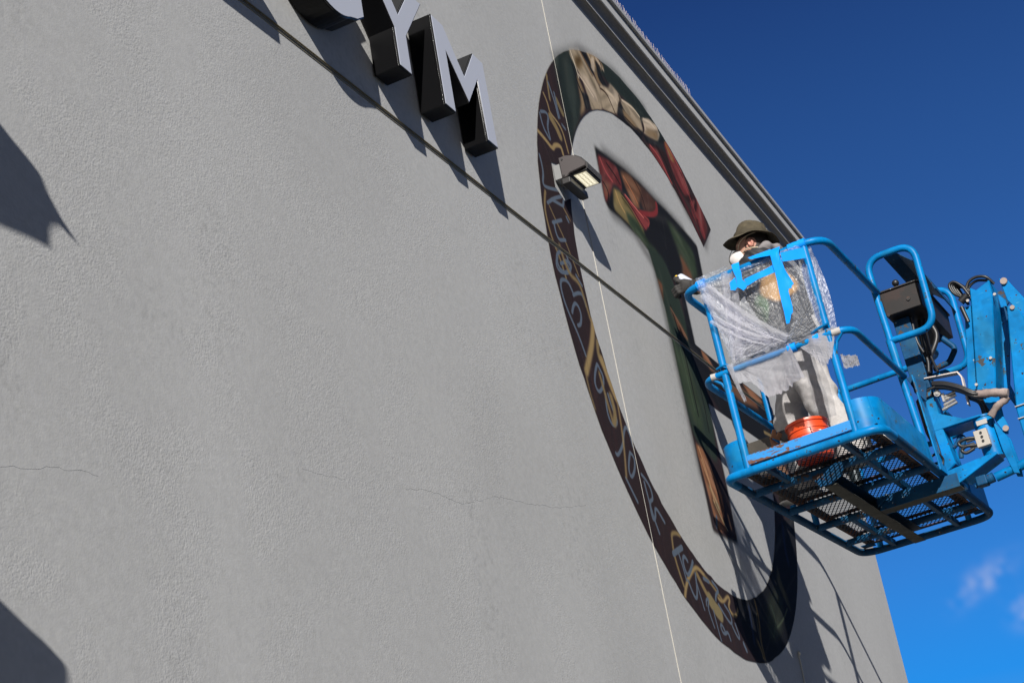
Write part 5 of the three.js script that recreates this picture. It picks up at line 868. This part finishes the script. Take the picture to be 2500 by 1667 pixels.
  const lathe = (pr, seg, wob) => { const g = new THREE.LatheGeometry(pr.map(([x, y]) => new THREE.Vector2(x, y)), seg), q = g.attributes.position; for (let i = 0; i < q.count; i++) { const x = q.getX(i), y = q.getY(i), z = q.getZ(i), a = Math.atan2(z, x), r = Math.hypot(x, z), m = wob(a, r, y); q.setXYZ(i, x * m[0] * .92, y + m[1], z * m[0] * 1.06); } g.computeVertexNormals(); return g; };
  const cr = [[0, .098], [.04, .097], [.07, .09], [.083, .078], [.089, .06], [.096, .03], [.101, .005], [.102, -.004], [.099, -.004], [.09, .03], [.08, .07], [0, .09]];
  mesh('crown', lathe(cr, 64, (a, r, y) => [1 + .02 * Math.sin(a * 5 + y * 40) * clamp(y * 14) + .014 * Math.sin(a * 11 + 2), .006 * Math.sin(a * 2 + 1) * clamp(y * 10) - .004 * n3(a * 4, y * 40, 1, 3)]), felt, hat);
  mesh('band', lathe([[.1045, .024], [.106, .022], [.1075, .001], [.106, -.001]], 64, (a) => [1 + .014 * Math.sin(a * 11 + 2), 0]), std({ map: tiled(clothTex([66, 60, 46], .4, 260), .2), roughness: .9 }), hat);
  const br = [[.099, .002], [.12, -.006], [.145, -.018], [.168, -.032], [.171, -.035], [.168, -.037], [.145, -.023], [.12, -.011], [.099, -.003]];
  mesh('brim', lathe(br, 96, (a, r) => [1 + .02 * Math.sin(a * 3 + .6), (r - .1) * (.16 * Math.sin(2 * a + 2.2) + .10 * Math.sin(3 * a + .5) + .05 * Math.sin(7 * a))]), felt, hat);
  // respirator
  const white = std({ color: new THREE.Color().setRGB(.62, .58, .56), roughness: .75 });
  const fromHead = (a, b, c) => { const bb = cp * b - sp * c, za = sp * b + cp * c, x = cy * a + sy * za, zz = -sy * a + cy * za; return [J.hd[0] + x, J.hd[1] + bb, J.hd[2] - zz]; };
  const maskF = (x, y, z) => { const [a, b, c] = toHead(x, y, z); let d = ell(a, b, c, [0, -.052, .076], [.06, .066, .07]); d = smin(d, cap(a, b, c, [0, -.0, .1], [0, -.03, .128], .016, .02), .03); d = smin(d, Math.hypot(Math.hypot(a, b + .048) - .05, c - .07) - .006, .006); d = Math.max(d, .052 - c + .25 * Math.abs(a) * 0); return d; };
  const resp = mesh('respirator_mask', nets([.6, 1.44, .03], [.83, 1.68, .2], .0038, maskF), white, p, 'white respirator mask');
  const vq = fromHead(.03, -.062, .13), vv = new THREE.CylinderGeometry(.014, .016, .012, 16); vv.rotateX(Math.PI / 2); vv.translate(...vq); mesh('valve', vv, M.zinc, resp);
  const strap = (pts, r) => sweep(smooth(pts.map((q) => fromHead(...q)), 30), r, false, 6);
  for (const s of [-1, 1]) mesh('strap', [strap([[s * .052, -.035, .06], [s * .079, -.03, .02], [s * .083, -.045, -.04], [s * .06, -.06, -.08]], .0035), strap([[s * .05, .0, .075], [s * .074, .03, .05], [s * .083, .05, .0], [s * .07, .06, -.06]], .003)], std({ color: new THREE.Color().setRGB(.5, .42, .3), roughness: .8 }), p);
  mesh('hose_loop', strap([[-.04, .03, .1], [-.03, -.03, .145], [-.02, -.1, .13], [-.02, -.15, .08]], .0022), M.rubber, p, 'thin dark lanyard hanging from the mask');
  // gloves
  const gloveM = std({ color: new THREE.Color().setRGB(.024, .022, .021), roughness: .7, bumpMap: tiled(weaveTex, .08), bumpScale: .0006 });
  const gl = mesh('glove', nets([.5, 1.32, -.28], [.67, 1.53, -.02], .0036, (x, y, z) => Math.max(smin(handF(x, y, z, .0055), cap(x, y, z, [.57, 1.378, -.055], J.wl, .052, .043) - .0015 * Math.sin(z * 260), .016), z + .048)), gloveM, p, 'black work glove');
  const logo = []; for (let k = 0; k < 2; k++) for (let j = 0; j < 5; j++) logo.push(new RoundedBoxGeometry(.002, .0056, .005, 1, .0008).translate(.5492, 1.4 + j * .0072, -.158 - k * .0095));
  mesh('logo', logo, white, gl, 'white print on the back of the glove').userData.kind = 'stuff';
  mesh('glove', nets([.78, .95, -.04], [.96, 1.09, .18], .005, (x, y, z) => Math.max(join(.012, ...restHand.map(([A, B, a, b]) => cap(x, y, z, A, B, a + .003, b + .003))), z - .13)), gloveM, p, 'black work glove');
  // shoes
  const shoe = std({ color: new THREE.Color().setRGB(.045, .04, .038), roughness: .6 });
  for (const [A, T, n] of [[J.al, J.tl, 'l'], [J.ar, J.tr, 'r']]) {
    const s = mesh('shoe', nets([A[0] - .08, .025, T[2] - .09], [A[0] + .09, .21, A[2] + .11], .006, (x, y, z) => Math.max(join(.03, cap(x, y, z, [A[0], .105, A[2] + .02], [T[0], .078, T[2] - .02], .052, .043), cap(x, y, z, [A[0], .11, A[2]], [A[0], .17, A[2] - .005], .05, .048)), .052 - y, y - .18)), shoe, p);
    mesh('sole', nets([A[0] - .08, .025, T[2] - .09], [A[0] + .09, .07, A[2] + .11], .006, (x, y, z) => Math.max(cap(x, .09, z, [A[0], .09, A[2] + .02], [T[0], .09, T[2] - .02], .054, .047), Math.abs(y - .046) - .0075)), std({ color: new THREE.Color().setRGB(.55, .53, .5), roughness: .7 }), s, 'pale rubber sole');
  }
  // the spray can in the hand
  const sc = aboard('spray_can', 'white spray can held against the mural in the gloved hand', 'spray can');
  const cg = new THREE.LatheGeometry([[0, 0], [.03, 0], [.0325, .005], [.0325, .15], [.031, .156], [.02, .166], [0, .169]].map(([x, y]) => new THREE.Vector2(x, y)), 26);
  const place = (g) => g.translate(0, -.098, 0).rotateX(-.7).rotateZ(-.1).translate(can[0] + .012, can[1] + .034, can[2] + .03);
  mesh('can', place(cg), std({ color: new THREE.Color().setRGB(.5, .52, .6), roughness: .35, metalness: .1 }), sc);
  const nz = new THREE.CylinderGeometry(.008, .01, .02, 12); nz.translate(0, .178, 0); mesh('nozzle', place(nz), std({ color: new THREE.Color().setRGB(.6, .38, .04), roughness: .5 }), sc, 'yellow nozzle');
}
scene.updateMatrixWorld(true);
renderer.render(scene, camera);
